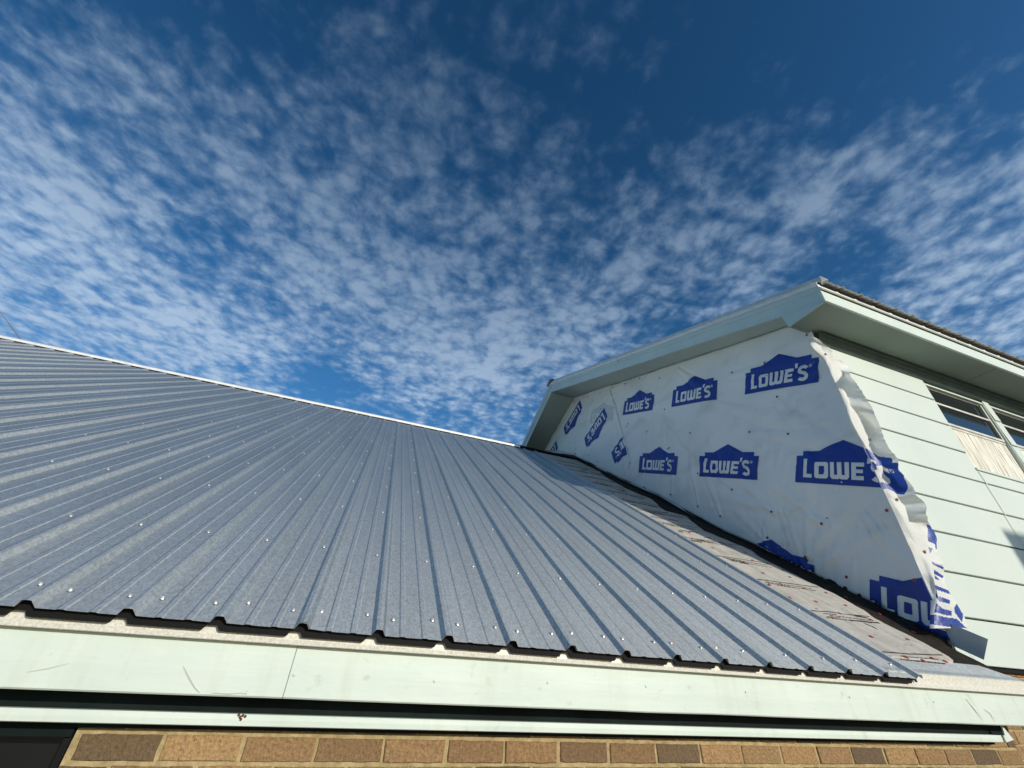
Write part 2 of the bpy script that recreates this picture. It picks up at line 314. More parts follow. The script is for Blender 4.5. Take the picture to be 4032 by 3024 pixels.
# fascia board: two boards with a butt joint
bm = bmesh.new()
def fasc(x0, x1, dy=0.0):
    n = 24; rows = []
    for i in range(n + 1):
        x = x0 + (x1 - x0) * i / n; y = 1.650 + dy + .0012 * nz(x * 2.2, 3); t = TILT(x)
        zb = -.130 + t + .0015 * nz(x * 3, 8)
        rows.append([(x, 1.700, .045 + t), (x, y, .045 + t), (x, y, -.02 + t), (x, y - .001 + .0015 * nz(x * 4, 1), -.07 + t), (x, y, zb + .004), (x, y + .004, zb), (x, 1.697, zb), (x, 1.700, .045 + t)])
    extr(bm, None, rows)
fasc(-9.0, -.1065); fasc(-.105, 3.62, .0015)
part('fascia', bm, M['mint'], BW)
# paint drips / nail heads on the fascia
bm = bmesh.new()
for x, z in ((-.092, -.072), (.335, -.070), (.738, -.057), (1.144, -.052), (1.62, -.052), (2.2, -.05), (2.75, -.050)):
    bm = bmesh.new(); bmesh.ops.create_uvsphere(bm, u_segments=8, v_segments=6, radius=.0045, matrix=Matrix.Translation((x, 1.6500, z + TILT(x))) @ Matrix.Scale(.45, 4, (0, 1, 0))); part('nail_head', bm, M['mint'], BW, True)
# scuffs scratched into the paint
M['scuff'] = mat('scuff_mark', (.46, .49, .42), .7)
def stroke(bm_, pts, w, off=(0, 0, 0), axis='xz', Y=1.6475):
    prev = None; bm = bmesh.new()
    for i, (x, z) in enumerate(pts):
        t = i / (len(pts) - 1); ww = w * (0.35 + 1.3 * math.sin(math.pi * min(1, t + .1)))
        if i < len(pts) - 1: d = Vector((pts[i+1][0] - x, pts[i+1][1] - z)).normalized()
        nn = Vector((-d.y, d.x)) * ww * .5
        cur = (bm.verts.new((x + nn.x, Y, z + nn.y)), bm.verts.new((x - nn.x, Y, z - nn.y)))
        if prev: bm.faces.new((prev[0], prev[1], cur[1], cur[0]))
        prev = cur
    part('scuff', bm, M['scuff'], BW)
stroke(bm, [(-.386, -.064), (-.362, -.088), (-.338, -.110), (-.321, -.121)], .0022)
stroke(bm, [(-.726, -.094), (-.687, -.084), (-.649, -.071)], .0014)
stroke(bm, [(-.289, -.1205), (-.25, -.121), (-.215, -.118), (-.203, -.120)], .0018)
stroke(bm, [(-.205, -.121), (-.203, -.110)], .002)
stroke(bm, [(2.995, -.018), (3.024, -.060), (3.054, -.103)], .0035, Y=1.6482)
stroke(bm, [(3.023, .001), (3.05, -.052)], .0035, Y=1.6482)
stroke(bm, [(3.102, -.058), (3.135, -.076), (3.142, -.108)], .0032, Y=1.6482)

# soffit / dark channel and the lip of the frieze below the fascia
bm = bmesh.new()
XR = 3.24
box(bm, (-9, 1.745, -.36 + .17), (3.352, 1.760, -.02), 0, shear=lambda c: TILT(c.x))  # near-black strip forming the dark band under the fascia
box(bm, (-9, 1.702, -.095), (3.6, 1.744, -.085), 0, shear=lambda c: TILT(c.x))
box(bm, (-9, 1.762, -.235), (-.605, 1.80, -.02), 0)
box(bm, (-.60, 1.742, -.2125), (XR, 1.7612, -.19), 0, shear=lambda c: TILT(c.x) * .9)  # near-black strip painting the lip's shadow along the top of the brick
part('frieze_channel_and_lip_shade', bm, M['channel'], BW)
bm = bmesh.new(); n = 30; rows = []
for i in range(n + 1):
    x = -9 + (XR + 9) * i / n; t = TILT(x) * .9
    zt, zb = -.1715 + t, -.1975 + t
    rows.append([(x, 1.744, zt - .002), (x, 1.700, zt), (x, 1.699 + .001 * nz(x * 3, 0), zt - .002), (x, 1.698, (zt + zb) / 2), (x, 1.699 + .0008 * nz(x * 5, 2), zb), (x, 1.703, zb - .002), (x, 1.744, zb - .002)])
extr(bm, None, rows)
zt = -.1715 + TILT(XR) * .9
prism(bm, [(3.262, 1.690, -.120), (3.303, 1.690, -.177), (XR - .004, 1.690, zt - .026), (XR - .004, 1.690, zt), (3.250, 1.690, zt + .002)], (0, .006, 0))
part('frieze_lip', bm, M['mint'], BW)
bm = bmesh.new()
for (x, z) in ((-.216, -.174), (-.211, -.179), (-.205, -.175), (-.207, -.184), (-.198, -.177)):
    bmesh.ops.create_icosphere(bm, subdivisions=1, radius=.0042, matrix=Matrix.Translation((x + .005, 1.698, z + .002)) @ Matrix.Scale(.4, 4, (0, 1, 0)))
part('rust_spot', bm, M['brown_rust'], BW)

# galvanised drip edge
bm = bmesh.new(); rows = []
n = 120
for i in range(n + 1):
    x = -9 + (3.535 + 9) * i / n; t = TILT(x)
    w_ = .0012 * nz(x * 5, 4)
    rows.append([(x, 1.74, .1005 + t * .2), (x, 1.637, .0605 + t), (x, 1.635, .058 + t), (x, 1.635 + w_, .030 + t), (x, 1.634 + w_, .016 + t), (x, 1.627, .004 + t), (x, 1.629, .002 + t), (x, 1.648, .006 + t)])
extr(bm, None, rows)
part('drip_edge', bm, M['galv_trim'], BW)
# black strip cut to the sheet's shadow outline, painting shade on the drip edge
def prof_h(u):
    d = abs(u - round(u))
    return -.0012 if d < .048 else (-RIBH_ if d > .098 else -.0012 - (RIBH_ - .0012) * (d - .048) / .05)
RIBH_ = .0195
def prof_v(u): return prof_h(u) / math.cos(AL)
def shade_strip(name, parent, xa, xb, x0, zc, Y, sh, drop, maxh=1.0, tilt=lambda x: 0):
    bm = bmesh.new(); prev = None; n = int((xb - xa) / .0055)
    for i in range(n + 1):
        x = xa + (xb - xa) * i / n; t = tilt(x)
        up = zc + prof_v((x - x0) / W9) - .0022; lo = zc + prof_v((x - x0 + sh) / W9) - drop + .0022 + t
        lo = min(lo, zc - RIBH_ / math.cos(AL) - drop + .0022 + t + .0135)
        up = min(up, lo + maxh)
        if up - lo < .001: prev = None; continue
        cur = (bm.verts.new((x, Y, lo)), bm.verts.new((x, Y, up)), bm.verts.new((x, Y + .009, up)), bm.verts.new((x, Y + .009, lo)))
        if prev:
            for a in range(4): bm.faces.new((prev[a], prev[(a + 1) % 4], cur[(a + 1) % 4], cur[a]))
        prev = cur
    part(name, bm, M['black'], parent)['kind'] = 'stuff'
shade_strip('eave_shade_strip', BW, -9, 2.64, RX0, RZ0 + .0178, 1.620, .0175, .0337)
# starter strip on the bare deck at the right
bm = bmesh.new()
rows = [[roofp(x, .045, DECK + .004) + Vector((0, 0, .004)), roofp(x, .075, DECK + .005), roofp(x, .165, DECK + .005)] for x in (2.50, 3.0, 3.40, 3.53)]
rows[-1][2] = roofp(3.36, .165, DECK + .005)
extr(bm, None, rows)
solid(part('starter_strip', bm, M['galv'], BW), .002)

# roof deck: near slope, far slope
YR = RY0 + SL * math.cos(AL); ZR = RZ0 + SL * math.sin(AL)
bm = bmesh.new()
prism(bm, [roofp(-9, .06, DECK - .002), roofp(3.50, .06, DECK - .002), roofp(3.50, 1.2, DECK - .002), roofp(3.57, 1.3, DECK - .002), roofp(3.57, SL, DECK - .002), roofp(-9, SL, DECK - .002)], NR * -.02)
yb = 2 * YR - RY0 - .2
prism(bm, [(-9, YR, ZR - .05), (3.57, YR, ZR - .05), (3.57, yb, RZ0 + .08), (-9, yb, RZ0 + .08)], (0, 0, -.02))
part('roof_deck', bm, M['dark_wood'], BW)
# end gable of the far left, hidden gap closers
bm = bmesh.new(); prism(bm, [(-9, RY0 + .15, -.08), (-9, YR, ZR - .12), (-9, yb - .1, -.08)], (.1, 0, 0)); part('gable_end', bm, M['shed'], BW)

# ---- metal panels
RIBH = .0195
def profile(kind, lo, hi):
    """x offsets in rib units and height below the crest"""
    pts = []
    for k in range(lo, hi + 1):
        rb, rt = .098, .036
        if k > lo: pts.append((k - rb, -RIBH))
        if k > lo: pts.append((k - rt - .012, -.0012))
        if k == lo: pts += [(k - rb * .95, -RIBH * .95), (k - rt - .012, -.0012)]
        pts.append((k, 0.0))
        pts.append((k + rt + .012, -.0012))
        if k == hi: pts.append((k + rb * .92, -RIBH * .93)); break
        pts.append((k + rb, -RIBH))
        for mr_ in (.34, .66):
            pts += [(k + mr_ - .05, -RIBH), (k + mr_ - .03, -RIBH + .0020), (k + mr_ + .03, -RIBH + .0020), (k + mr_ + .05, -RIBH)]
    return pts
panels = []
for p_ in range(13):
    hi = 15 - 4 * p_; lo = hi - 4
    rnd = random.Random(p_ + 40)
    bm = bmesh.new(); pr = profile(0, lo, hi); rows = []
    ns = 26 if p_ < 6 else 14
    lift = .0016
    for j in range(ns + 1):
        s_ = SL * j / ns; row = []
        for (u, h) in pr:
            x = RX0 + u * W9
            hh = h + (lift if u < lo + .2 else 0) + .0007 * nz(x * 2.6, s_ * 1.6, p_)
            dz = 0
            if j == 0: dz = .0016 * nz(u * 5, p_ * 3.1)
            # crimped corner where the lapping rib was cut
            if j == 0 and u < lo + .12: hh += .003 * rnd.random(); dz -= .003 * rnd.random()
            row.append(roofp(x, s_ + dz, hh))
        rows.append(row)
    extr(bm, None, rows)
    o = part('roof_panel', bm, M['galv'], BW); solid(o, .0007)
    panels.append((lo, hi, o))

# ---- screws
def screw_bm(bm, mtx):
    g0 = bmesh.ops.create_cone(bm, cap_ends=True, segments=12, radius1=.0078, radius2=.0070, depth=.0022, matrix=mtx @ Matrix.Translation((0, 0, .0011)))
    for v in g0['verts']:
        for f in v.link_faces: f.material_index = 1
    bmesh.ops.create_cone(bm, cap_ends=True, segments=12, radius1=.0072, radius2=.0052, depth=.0020, matrix=mtx @ Matrix.Translation((0, 0, .0032)))
    bmesh.ops.create_cone(bm, cap_ends=True, segments=6, radius1=.0042, radius2=.0038, depth=.0058, matrix=mtx @ Matrix.Translation((0, 0, .0070)))
sm = bmesh.new(); screw_bm(sm, Matrix()); sme = bpy.data.meshes.new('screw'); sm.to_mesh(sme); sm.free(); sme.materials.append(M['screw']); sme.materials.append(M['washer'])
RM = Matrix(((1, 0, 0), (0, math.cos(AL), -math.sin(AL)), (0, math.sin(AL), math.cos(AL)))).to_4x4()
sp = []; rnd = random.Random(5)
for k in range(-36, 16):
    for r_, s_ in enumerate((.101, .592, 1.184, 1.758, 2.352, 2.932, 3.535, 4.17, 4.84, 5.45)):
        offs = (-.19, .19) if (r_ == 0 and k < 11) else (-.185,)
        for of in offs:
            if k == 15 and of > 0: continue
            if s_ > 1 and rnd.random() < .04: continue
            sp.append(roofp(RX0 + (k + of + rnd.uniform(-.02, .02)) * W9, s_ + rnd.uniform(-.012, .012), -RIBH + .0002))
sp = [v for v in sp]
def seen(v):
    c = Vector((CR[0][0]*v.x + CR[1][0]*v.y + CR[2][0]*v.z, CR[0][1]*v.x + CR[1][1]*v.y + CR[2][1]*v.z, CR[0][2]*v.x + CR[1][2]*v.y + CR[2][2]*v.z))
    return c.z > 0 and abs(c.x / c.z) < 1.3 and abs(c.y / c.z) < .98
sp.sort(key=lambda v: (not seen(v), v.length))
bmst = bmesh.new()
for i, v in enumerate(sp):
    if i < 100:
        u = (v.x - RX0) / W9
        host = next((o for lo, hi, o in panels if lo <= u < hi), panels[0][2])
        o = bpy.data.objects.new('screw', sme); sc.collection.objects.link(o); o.matrix_world = Matrix.Translation(v) @ RM @ Matrix.Rotation(rnd.uniform(0, 1), 4, 'Z')
        o.parent = host; o.matrix_parent_inverse = Matrix.Translation(-BW.location) if False else host.matrix_world.inverted()
    elif v.x > -8.5: screw_bm(bmst, Matrix.Translation(v) @ RM)
o = part('roof_screws', bmst, [M['screw'], M['washer']], BW); o['kind'] = 'stuff'

# ridge cap
bm = bmesh.new(); rows = []
for i in range(61):
    x = -9 + (2.33 + 9) * i / 60; w_ = .003 * nz(x * 1.3, 9)
    b = roofp(x, SL - .04, 0) + Vector((0, 0, .002))
    rows.append([b + Vector((0, .006, .000 + w_)), b + Vector((0, 0, .004 + w_)), b + Vector((0, .004, .030 + w_)), b + Vector((0, .014, .038 + w_)), (x, YR + .05, ZR + .062), (x, YR + .14, ZR + .03), (x, YR + .16, ZR - .02)])
extr(bm, None, rows); solid(part('ridge_cap', bm, M['cap_metal'], BW), .0012)
bm = bmesh.new()
for k in range(-36, 14):
    a, b = roofp(RX0 + (k + .07) * W9, SL - .025, -RIBH + .001), roofp(RX0 + (k + .93) * W9, SL - .025, -RIBH + .001)
    prism(bm, [a, b, b + NR * (RIBH + .004), a + NR * (RIBH + .004)], S * .01)
part('ridge_gap_shade', bm, M['black'], BW)['kind'] = 'stuff'  # black blocks painting the shade in the open gaps under the cap
# torn end of the old ridge covering next to the taller wall
bm = bmesh.new(); rows = []
for i in range(15):
    x = 2.30 + 1.27 * i / 14; b = roofp(x, SL - .02 + .02 * nz(x * 6, 2), .004); h = .035 + .018 * nz(x * 4, 5)
    rows.append([b, b + Vector((0, .02, h)), (x, YR + .12, ZR + .03), (x, YR + .35, ZR - .16)])
extr(bm, None, rows); solid(part('ridge_membrane', bm, M['black'], BW), .004)
bm = bmesh.new(); prism(bm, [(1.45, YR + .10, ZR + .06), (2.15, YR + .10, ZR + .10), (3.4, YR + .14, ZR + .085), (3.4, YR + .14, ZR + .03), (1.5, YR + .10, ZR + .03)], (0, .25, -.03))
part('ridge_board', bm, M['black'], BW)

# underlayment and torn edge, printed lines, cap nails
UL = [(2.983,6.5),(3.608,6.803),(3.634,6.31),(3.596,5.599),(3.619,5.161),(3.415,4.498),(3.356,3.696),(3.48,3.337),(3.241,2.742),(3.484,2.696),(3.333,2.448),(3.222,2.134),(3.321,1.91),(3.394,1.721),(3.308,1.538),(3.32,1.315),(3.323,1.071),(3.322,1.127),(3.35,0.868),(3.292,0.648),(3.246,0.537),(3.279,0.409),(3.27,0.295),(3.257,0.222),(3.187,0.111)]
UL = sorted(UL, key=lambda p: -p[1]); UL2 = []
for p_ in UL:
    if not UL2 or UL2[-1][1] - p_[1] > .04: UL2.append(p_)
def uledge(s_):
    if s_ >= UL2[0][1]: return min(3.55, UL2[0][0])
    for a, b in zip(UL2[:-1], UL2[1:]):
        if b[1] <= s_ <= a[1]:
            t = (s_ - b[1]) / (a[1] - b[1]); return min(3.55, b[0] + (a[0] - b[0]) * t)
    return UL2[-1][0]
bm = bmesh.new(); rows = []
ns = 180
for j in range(ns + 1):
    s_ = .155 + (SL - .02 - .155) * j / ns; xe = uledge(s_) + .010 * nz(s_ * 9, 3) - .06 * min(1, max(0, (s_ - 2.4) * 2)) ; row = []
    if j == 0: xe = 3.17
    for i in range(15):
        t = i / 14; x = 2.645 + (xe - 2.645) * t
        h = DECK + .008 + .0035 * nz(x * 7, s_ * 9) + .003 * nz(x * 2, s_ * 22, 4) * (1 if x > 2.7 else .2) + (.004 * abs(nz(s_ * 8, 7)) if i == 14 else 0)
        row.append(roofp(x, s_, min(h, DECK + .004 if x < 2.70 else -.012)))
    rows.append(row)
extr(bm, None, rows)
for f in bm.faces: f.smooth = True
def uh(x, s_): return min(DECK + .008 + .0035 * nz(x * 7, s_ * 9) + .003 * nz(x * 2, s_ * 22, 4) * (1 if x > 2.7 else .2), -.012)
rnd = random.Random(11)
def ulq(x0, s0, x1, s1, w):
    n_ = max(1, int(math.hypot(x1 - x0, s1 - s0) / .04)); prev = None
    for i in range(n_ + 1):
        t = i / n_; x = x0 + (x1 - x0) * t; s_ = s0 + (s1 - s0) * t; ww = w * (.7 + .6 * rnd.random())
        cur = [bm.verts.new(roofp(x, s_ + d, uh(x, s_ + d) + .0022)) for d in (-ww / 2, ww / 2)]
        if prev: bm.faces.new((prev[0], cur[0], cur[1], prev[1])).material_index = 1
        prev = cur
s_ = .20
k = 0
while s_ < 5.6:
    xe = uledge(s_) - .03
    ulq(2.70, s_, xe, s_ + .025, .007)
    # rows of tiny illegible print under each line
    for r_ in range(4 if k % 2 else 3):
        x = 2.72 + .1 * rnd.random()
        while x < xe - .12 - .25 * ((r_ + k) % 2):
            l = rnd.uniform(.008, .035)
            ulq(x, s_ - .022 - r_ * .017, x + l, s_ - .021 - r_ * .017, .0065); x += l + rnd.uniform(.005, .012)
    s_ += .395; k += 1
for a in (((2.93,.523),(3.2,.535),.012),((3.02,.498),(3.05,.455),.02),((3.085,.603),(3.18,.592),.022),((2.85,1.30),(2.95,1.31),.02)):
    ulq(*a[0], *a[1], a[2])
# black creases and tears higher up the slope
for i in range(46):
    sx = rnd.uniform(1.7, 5.7); x = rnd.uniform(2.72, max(2.8, uledge(sx) - .12)); l = rnd.uniform(.04, .22)
    ulq(x, sx, min(x + l, uledge(sx) - .02), sx + rnd.uniform(-.03, .05), rnd.uniform(.006, .022) * (1.6 if sx > 3 else 1))
ul = part('underlayment', bm, [M['under'], M['ink']], BW); solid(ul, .0012)
cm = bmesh.new(); bmesh.ops.create_cone(cm, cap_ends=True, segments=16, radius1=.0112, radius2=.0106, depth=.002); bmesh.ops.create_cone(cm, cap_ends=True, segments=12, radius1=.005, radius2=.0035, depth=.002, matrix=Matrix.Translation((0, 0, .0018)))
cme = bpy.data.meshes.new('cap_nail'); cm.to_mesh(cme); cm.free(); cme.materials.append(M['red'])
for (x, s_) in [(2.81,2.335),(2.896,1.954),(2.773,1.764),(2.936,1.726),(3.114,1.794),(2.836,1.579),(3.219,1.615),(2.764,1.374),(2.932,1.34),(3.096,1.417),(3.208,1.371),(3.278,1.29),(2.906,1.134),(3.184,1.147),(2.727,0.915),(2.894,0.972),(3.076,0.94),(2.734,2.131),(2.854,2.57),(3.184,1.145),(3.261,0.922),(2.706,0.741),(2.932,0.739),(3.205,0.744),(2.96,0.605),(2.803,0.534),(3.171,0.563),(2.845,0.348),(3.168,0.364),(2.828,0.17),(2.929,0.151),(3.061,0.186),(3.129,0.166)] + [(2.8, 3.0), (2.95, 3.2), (2.9, 3.9), (3.1, 2.9), (3.2, 4.3)]:
    o = bpy.data.objects.new('cap_nail', cme); sc.collection.objects.link(o)
    o.matrix_world = Matrix.Translation(roofp(x, s_, uh(x, s_) + .003)) @ RM @ Matrix.Rotation(rnd.uniform(-.12, .12), 4, 'X')
    prnt(o, ul)
# black membrane on the deck beside the wall, turned up the wall
XW = 3.58
HF = [(1.0,.03),(1.79,.028),(1.976,.033),(2.247,.092),(3.03,.22),(4.216,.318),(5.56,.305),(6.612,.172),(7.2,.12),(9,.1)]
def hflash(y):
    for a, b in zip(HF[:-1], HF[1:]):
        if a[0] <= y <= b[0]: return a[1] + (b[1] - a[1]) * (y - a[0]) / (b[0] - a[0])
    return .1
FLB = [(1.789,.168),(2.005,.294),(2.145,.372),(2.364,.517),(2.635,.711),(2.83,.81),(3.129,1.021),(3.489,1.261),(4.02,1.638),(4.413,1.926),(5.094,2.345),(5.865,2.839),(6.788,3.471),(7.252,3.69),(8.5,4.25)]
WRB = [(1.80,.21),(2.0,.312),(2.12,.403),(2.206,.464),(2.289,.523),(2.433,.604),(2.64,.75),(2.81,.857),(3.114,1.064),(3.485,1.287),(4.02,1.66),(4.41,1.941),(5.09,2.363),(5.739,2.778),(6.263,3.14),(6.787,3.497),(7.484,3.858),(8.5,4.28)]
def lerp(T, y):
    if y <= T[0][0]: return T[0][1]
    for a, b in zip(T[:-1], T[1:]):
        if y <= b[0]: return a[1] + (b[1] - a[1]) * (y - a[0]) / (b[0] - a[0])
    return T[-1][1]
def roofz(y, h): # z of plane at height h over crest plane at this y
    return RZ0 + (y - RY0) * math.tan(AL) + h / math.cos(AL)
bm = bmesh.new(); rows = []
for j in range(121):
    s_ = .14 + (SL - .14) * j / 120; b = roofp(0, s_, DECK + .003); y = b.y
    xe = 3.49 if s_ < 1.0 else min(3.555, 3.49 + (s_ - 1.0) * .1)
    top = max(lerp(FLB, y) + .03, b.z + .05)
    rows.append([roofp(2.55, s_, DECK + .002), roofp(3.1, s_, DECK + .0025), roofp(xe - .05, s_, DECK + .003 + .003 * nz(s_ * 6, 2)), roofp(xe, s_, DECK + .005 + .004 * abs(nz(s_ * 7, 1)))] +
                ([(XW - .012, y, b.z + .03), (XW - .010, y, top)] if s_ > .35 else [roofp(xe + .001, s_, DECK - .01), roofp(xe + .001, s_, DECK - .02)]))
extr(bm, None, rows)
memb = part('membrane', bm, M['membrane'], BW)
for (x, s_) in [(3.427,0.898),(3.431,0.682),(3.408,0.474)]:
    o = bpy.data.objects.new('cap_nail', cme); sc.collection.objects.link(o)
    o.matrix_world = Matrix.Translation(roofp(x, s_, DECK + .008)) @ RM; prnt(o, memb)

# ================================================================= gabled wing
GW = empty('gabled_wing', (6.0, 1.95, GZ), 'taller gabled wing with mint lap siding and blue-printed white house wrap', 'building')
YS = 1.925
bm = bmesh.new(); lay = bm.loops.layers.float_color.new('tone')
brick_wall(bm, 3.46, 9.6, GZ, .135, 1.96, 4.07, .1075 - .0665 * 3, seed=9, lay=lay)
o = part('brick_base', bm, [M['brick'], M['mortar']], GW)
# lap siding boards (each course a lapped board)
Zc = [.146, .415, .702, .991, 1.279, 1.555, 1.841, 2.125, 2.413, 2.665]
WIN = [(5.046, 5.985), (6.09, 7.03), (7.135, 8.075)]; WZ0, WZ1 = 1.694, 2.632
bm = bmesh.new()
def board(x0, x1, z0, z1, first=False):
    n = max(2, int((x1 - x0) / .3)); rows = []
    for i in range(n + 1):
        x = x0 + (x1 - x0) * i / n; w_ = .0016 * nz(x * .9, z0 * 5)
        rows.append([(x, YS + .040, z0 + .008), (x, YS + .010, z0 + .0065), (x, YS - .004, z0 + .0055), (x, YS - .007 + w_, z0 + .009), (x, YS - .003 + w_, (z0 + z1) / 2), (x, YS - .001, z1 - .0065), (x, YS + .004, z1 - .0055), (x, YS + .040, z1 - .004)])
    extr(bm, None, rows)
for a, b in zip(Zc[:-1], Zc[1:]):
    if b > WZ0 and a < WZ1:
        xs_ = [3.60] + [v for w_ in WIN for v in w_] + [9.6]
        for i in range(0, len(xs_), 2): board(xs_[i], xs_[i+1], a, b)
        if a < WZ0 - .02:
            for w_ in WIN: board(w_[0] + .0005, w_[1] - .0005, a, WZ0 - .014)
    else: board(3.60, 9.6, a, b)
bmesh.ops.recalc_face_normals(bm, faces=bm.faces)
part('lap_siding', bm, M['mint_siding'], GW)
bm = bmesh.new()
box(bm, (3.585, YS + .036, .12), (5.04, 2.1, 2.80)); box(bm, (5.04, YS + .036, .12), (9.6, 2.1, 1.67)); 
for a, b in ((5.99, 6.085), (7.035, 7.13), (8.08, 9.6)): box(bm, (a, YS + .036, 1.67), (b, 2.1, 2.80))
box(bm, (5.04, YS + .036, 2.64), (8.08, 2.1, 2.80)); box(bm, (3.7, 2.35, GZ), (9.6, 11.8, 2.5))
part('wall_frame', bm, M['void'], GW)
# yellow stain line under the window corner is a drip on the boards
M['stain'] = mat('yellow_drip', (.64, .68, .55), .6)
bm = bmesh.new(); prev = None
for i in range(14):
    t = i / 13; z = 1.67 - t * .85; x = 5.07 + .02 * nz(z * 4, 1); w_ = .007 * (1 - .4 * t)
    y = YS - .0098
    cur = (bm.verts.new((x - w_, y, z)), bm.verts.new((x + w_, y, z)))
    if prev: bm.faces.new((prev[0], prev[1], cur[1], cur[0]))
    prev = cur
part('drip_stain', bm, M['stain'], GW)
# frieze mouldings under the soffit
bm = bmesh.new()
prism(bm, [(3.62, YS - .004, 2.655), (3.62, YS - .022, 2.665), (3.62, YS - .022, 2.70), (3.62, YS - .036, 2.715), (3.62, YS - .036, 2.745), (3.62, YS - .062, 2.765), (3.62, YS + .02, 2.80), (3.62, YS + .02, 2.655)], (6, 0, 0))
M['moulding'] = mat('dark_green_moulding', (.10, .14, .12), .6); vary(M['moulding'], (.085, .12, .105), (.12, .16, .14), 4, 4)
part('frieze_moulding', bm, M['moulding'], GW)
# windows
def window(x0, x1):
    w = bmesh.new(); z0, z1 = WZ0, WZ1; f = .02
    # head, sill, jambs of the painted casing
    box(w, (x0 + .001, YS + .003, z1 - .022), (x1 - .001, YS + .10, z1 - .001)); box(w, (x0 + .001, YS - .014, z0 - .018), (x1 - .001, YS + .10, z0 + .004))
    box(w, (x0 + .0012, YS + .001, z0 + .004), (x0 + .016, YS + .10, z1 - .022)); box(w, (x1 - .016, YS + .001, z0 + .004), (x1 - .0012, YS + .10, z1 - .022))
    wf = part('window', w, M['mint'], GW); bevel(wf, .0015)
    wf['label'] = 'old metal window with two panes over a peeling lower panel'
    zt = 2.18
    w = bmesh.new(); X0, X1 = x0 + .018, x1 - .018
    for a, b in (((X0, YS + .018, zt - .02), (X1, YS + .052, zt + .004)), ((X0, YS + .024, zt - .05), (X1, YS + .05, zt - .028)), ((X0, YS + .02, 2.402), (X1, YS + .048, 2.424)), ((X0, YS + .03, z1 - .034), (X1, YS + .055, z1 - .023)),
                 ((X1 - .026, YS + .017, zt + .004), (X1 - .004, YS + .045, z1 - .034)), ((X0, YS + .03, zt + .004), (X0 + .012, YS + .05, z1 - .034))): box(w, a, b)
    prnt(link('window_frame', w, M['alu']), wf)
    for a, b, yy in ((zt + .004, 2.402, .034), (2.424, z1 - .034, .040)):
        w = bmesh.new(); box(w, (X0 + .01, YS + yy, a), (X1 - .024, YS + yy + .004, b)); prnt(link('window_pane', w, M['glass']), wf)
    w = bmesh.new(); rows = []
    box(w, (X0, YS + .030, z0 + .006), (X1, YS + .045, zt - .052))
    prnt(link('lower_panel', w, M['aged']), wf)
    w = bmesh.new(); box(w, (x0 + .017, YS + .095, z0 + .01), (x1 - .017, YS + .105, z1 - .03)); prnt(link('curtain_back', w, M['void']), wf)
for a in WIN: window(*a)

# upper roof
KE = 1.072
YE, ZE = 1.40 * KE, 2.797 * KE      # rib crest line at the eave
PU = .387                            # rise per metre
YA = 6.76                            # ridge
def XK(y): return 3.32 - .056 * (y - 1.956) if y <= YA else 3.32 - .056 * (YA - 1.956) + .035 * (y - YA)     # the rake flares out towards the ridge
AU = math.atan(PU); SU = Vector((0, math.cos(AU), math.sin(AU))); NU = Vector((0, -math.sin(AU), math.cos(AU)))
YF, ZF = 1.565, 2.782                # lower front edge of the eave fascia
bm = bmesh.new()
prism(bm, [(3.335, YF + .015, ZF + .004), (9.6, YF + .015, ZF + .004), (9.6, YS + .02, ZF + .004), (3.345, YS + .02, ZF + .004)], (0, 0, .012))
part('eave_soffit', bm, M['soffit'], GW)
bm = bmesh.new(); box(bm, (5.70, YF + .03, ZF + .0025), (5.703, YS - .06, ZF + .0039)); part('soffit_joint', bm, M['dark_wood'], GW)
bm = bmesh.new()
box(bm, (3.3185, YF, ZF), (9.6, YF + .02, ZF + .130)); o = part('eave_fascia', bm, M['mint'], GW); bevel(o, .002)
bm = bmesh.new(); rows = []
for i in range(61):
    x = 3.29 + (9.6 - 3.29) * i / 60; w_ = .0012 * nz(x * 6, 2)
    rows.append([(x, 1.62, 3.045), (x, 1.556, 2.99), (x, 1.554 + w_, 2.955), (x, 1.553 + w_, 2.93), (x, 1.541, 2.913), (x, 1.556, 2.914)])
extr(bm, None, rows); part('eave_drip_edge', bm, M['cap_metal'], GW)
shade_strip('eave_shade_strip', GW, 3.30, 9.6, 3.335, ZE + .012, 1.543, .022, .0315, .016)  # same painted shade band along the upper eave
# metal sheets on both pitches
def upoint(x, s_, h): return Vector((x, YE, ZE)) + SU * s_ + NU * h
LU = (YA - YE) / math.cos(AU)
for p_ in range(7):
    x0 = 3.335 + 4 * W9 * p_; n = 4
    for side in (0, 1):
        bm = bmesh.new(); rows = []
        for j in range(11):
            s_ = LU * j / 10; row = []
            for k in range(n + 1):
                for du, h in ((-.10, -RIBH), (-.045, -.001), (.045, -.001), (.10, -RIBH), (.25, -RIBH), (.28, -.014), (.36, -.014), (.39, -RIBH), (.60, -RIBH), (.63, -.014), (.71, -.014), (.74, -RIBH)):
                    if k == 0 and du < 0: continue
                    if k == n and du > .05: continue
                    q_ = upoint(x0 + (k + du) * W9, s_, h + (.0015 if k == n else 0) + .001 * nz(k * 3 + p_, s_))
                    if p_ == 0 and k == 0 and du < .2:        # the first sheet is cut to the flare of the rake
                        q_.x = XK(q_.y) + .012 + max(0, du) * W9
                    if side: q_.y = 2 * YA - q_.y
                    row.append(q_)
            rows.append(row)
        extr(bm, None, rows); solid(part('roof_panel', bm, M['galv_trim'], GW), .0008)
bm = bmesh.new()
zr0 = ZE - .03 / math.cos(AU)
def zroof(y): return zr0 + PU * ((y if y < YA else 2 * YA - y) - YE)
prism(bm, [(3.36, 1.585, zroof(1.585)), (3.36, YA, zroof(YA)), (3.36, 2 * YA - 1.585, zroof(1.585)), (3.36, 2 * YA - 1.585, zroof(1.585) - .02), (3.36, YA, zroof(YA) - .02), (3.36, 1.585, zroof(1.585) - .02)], (6.3, 0, 0))
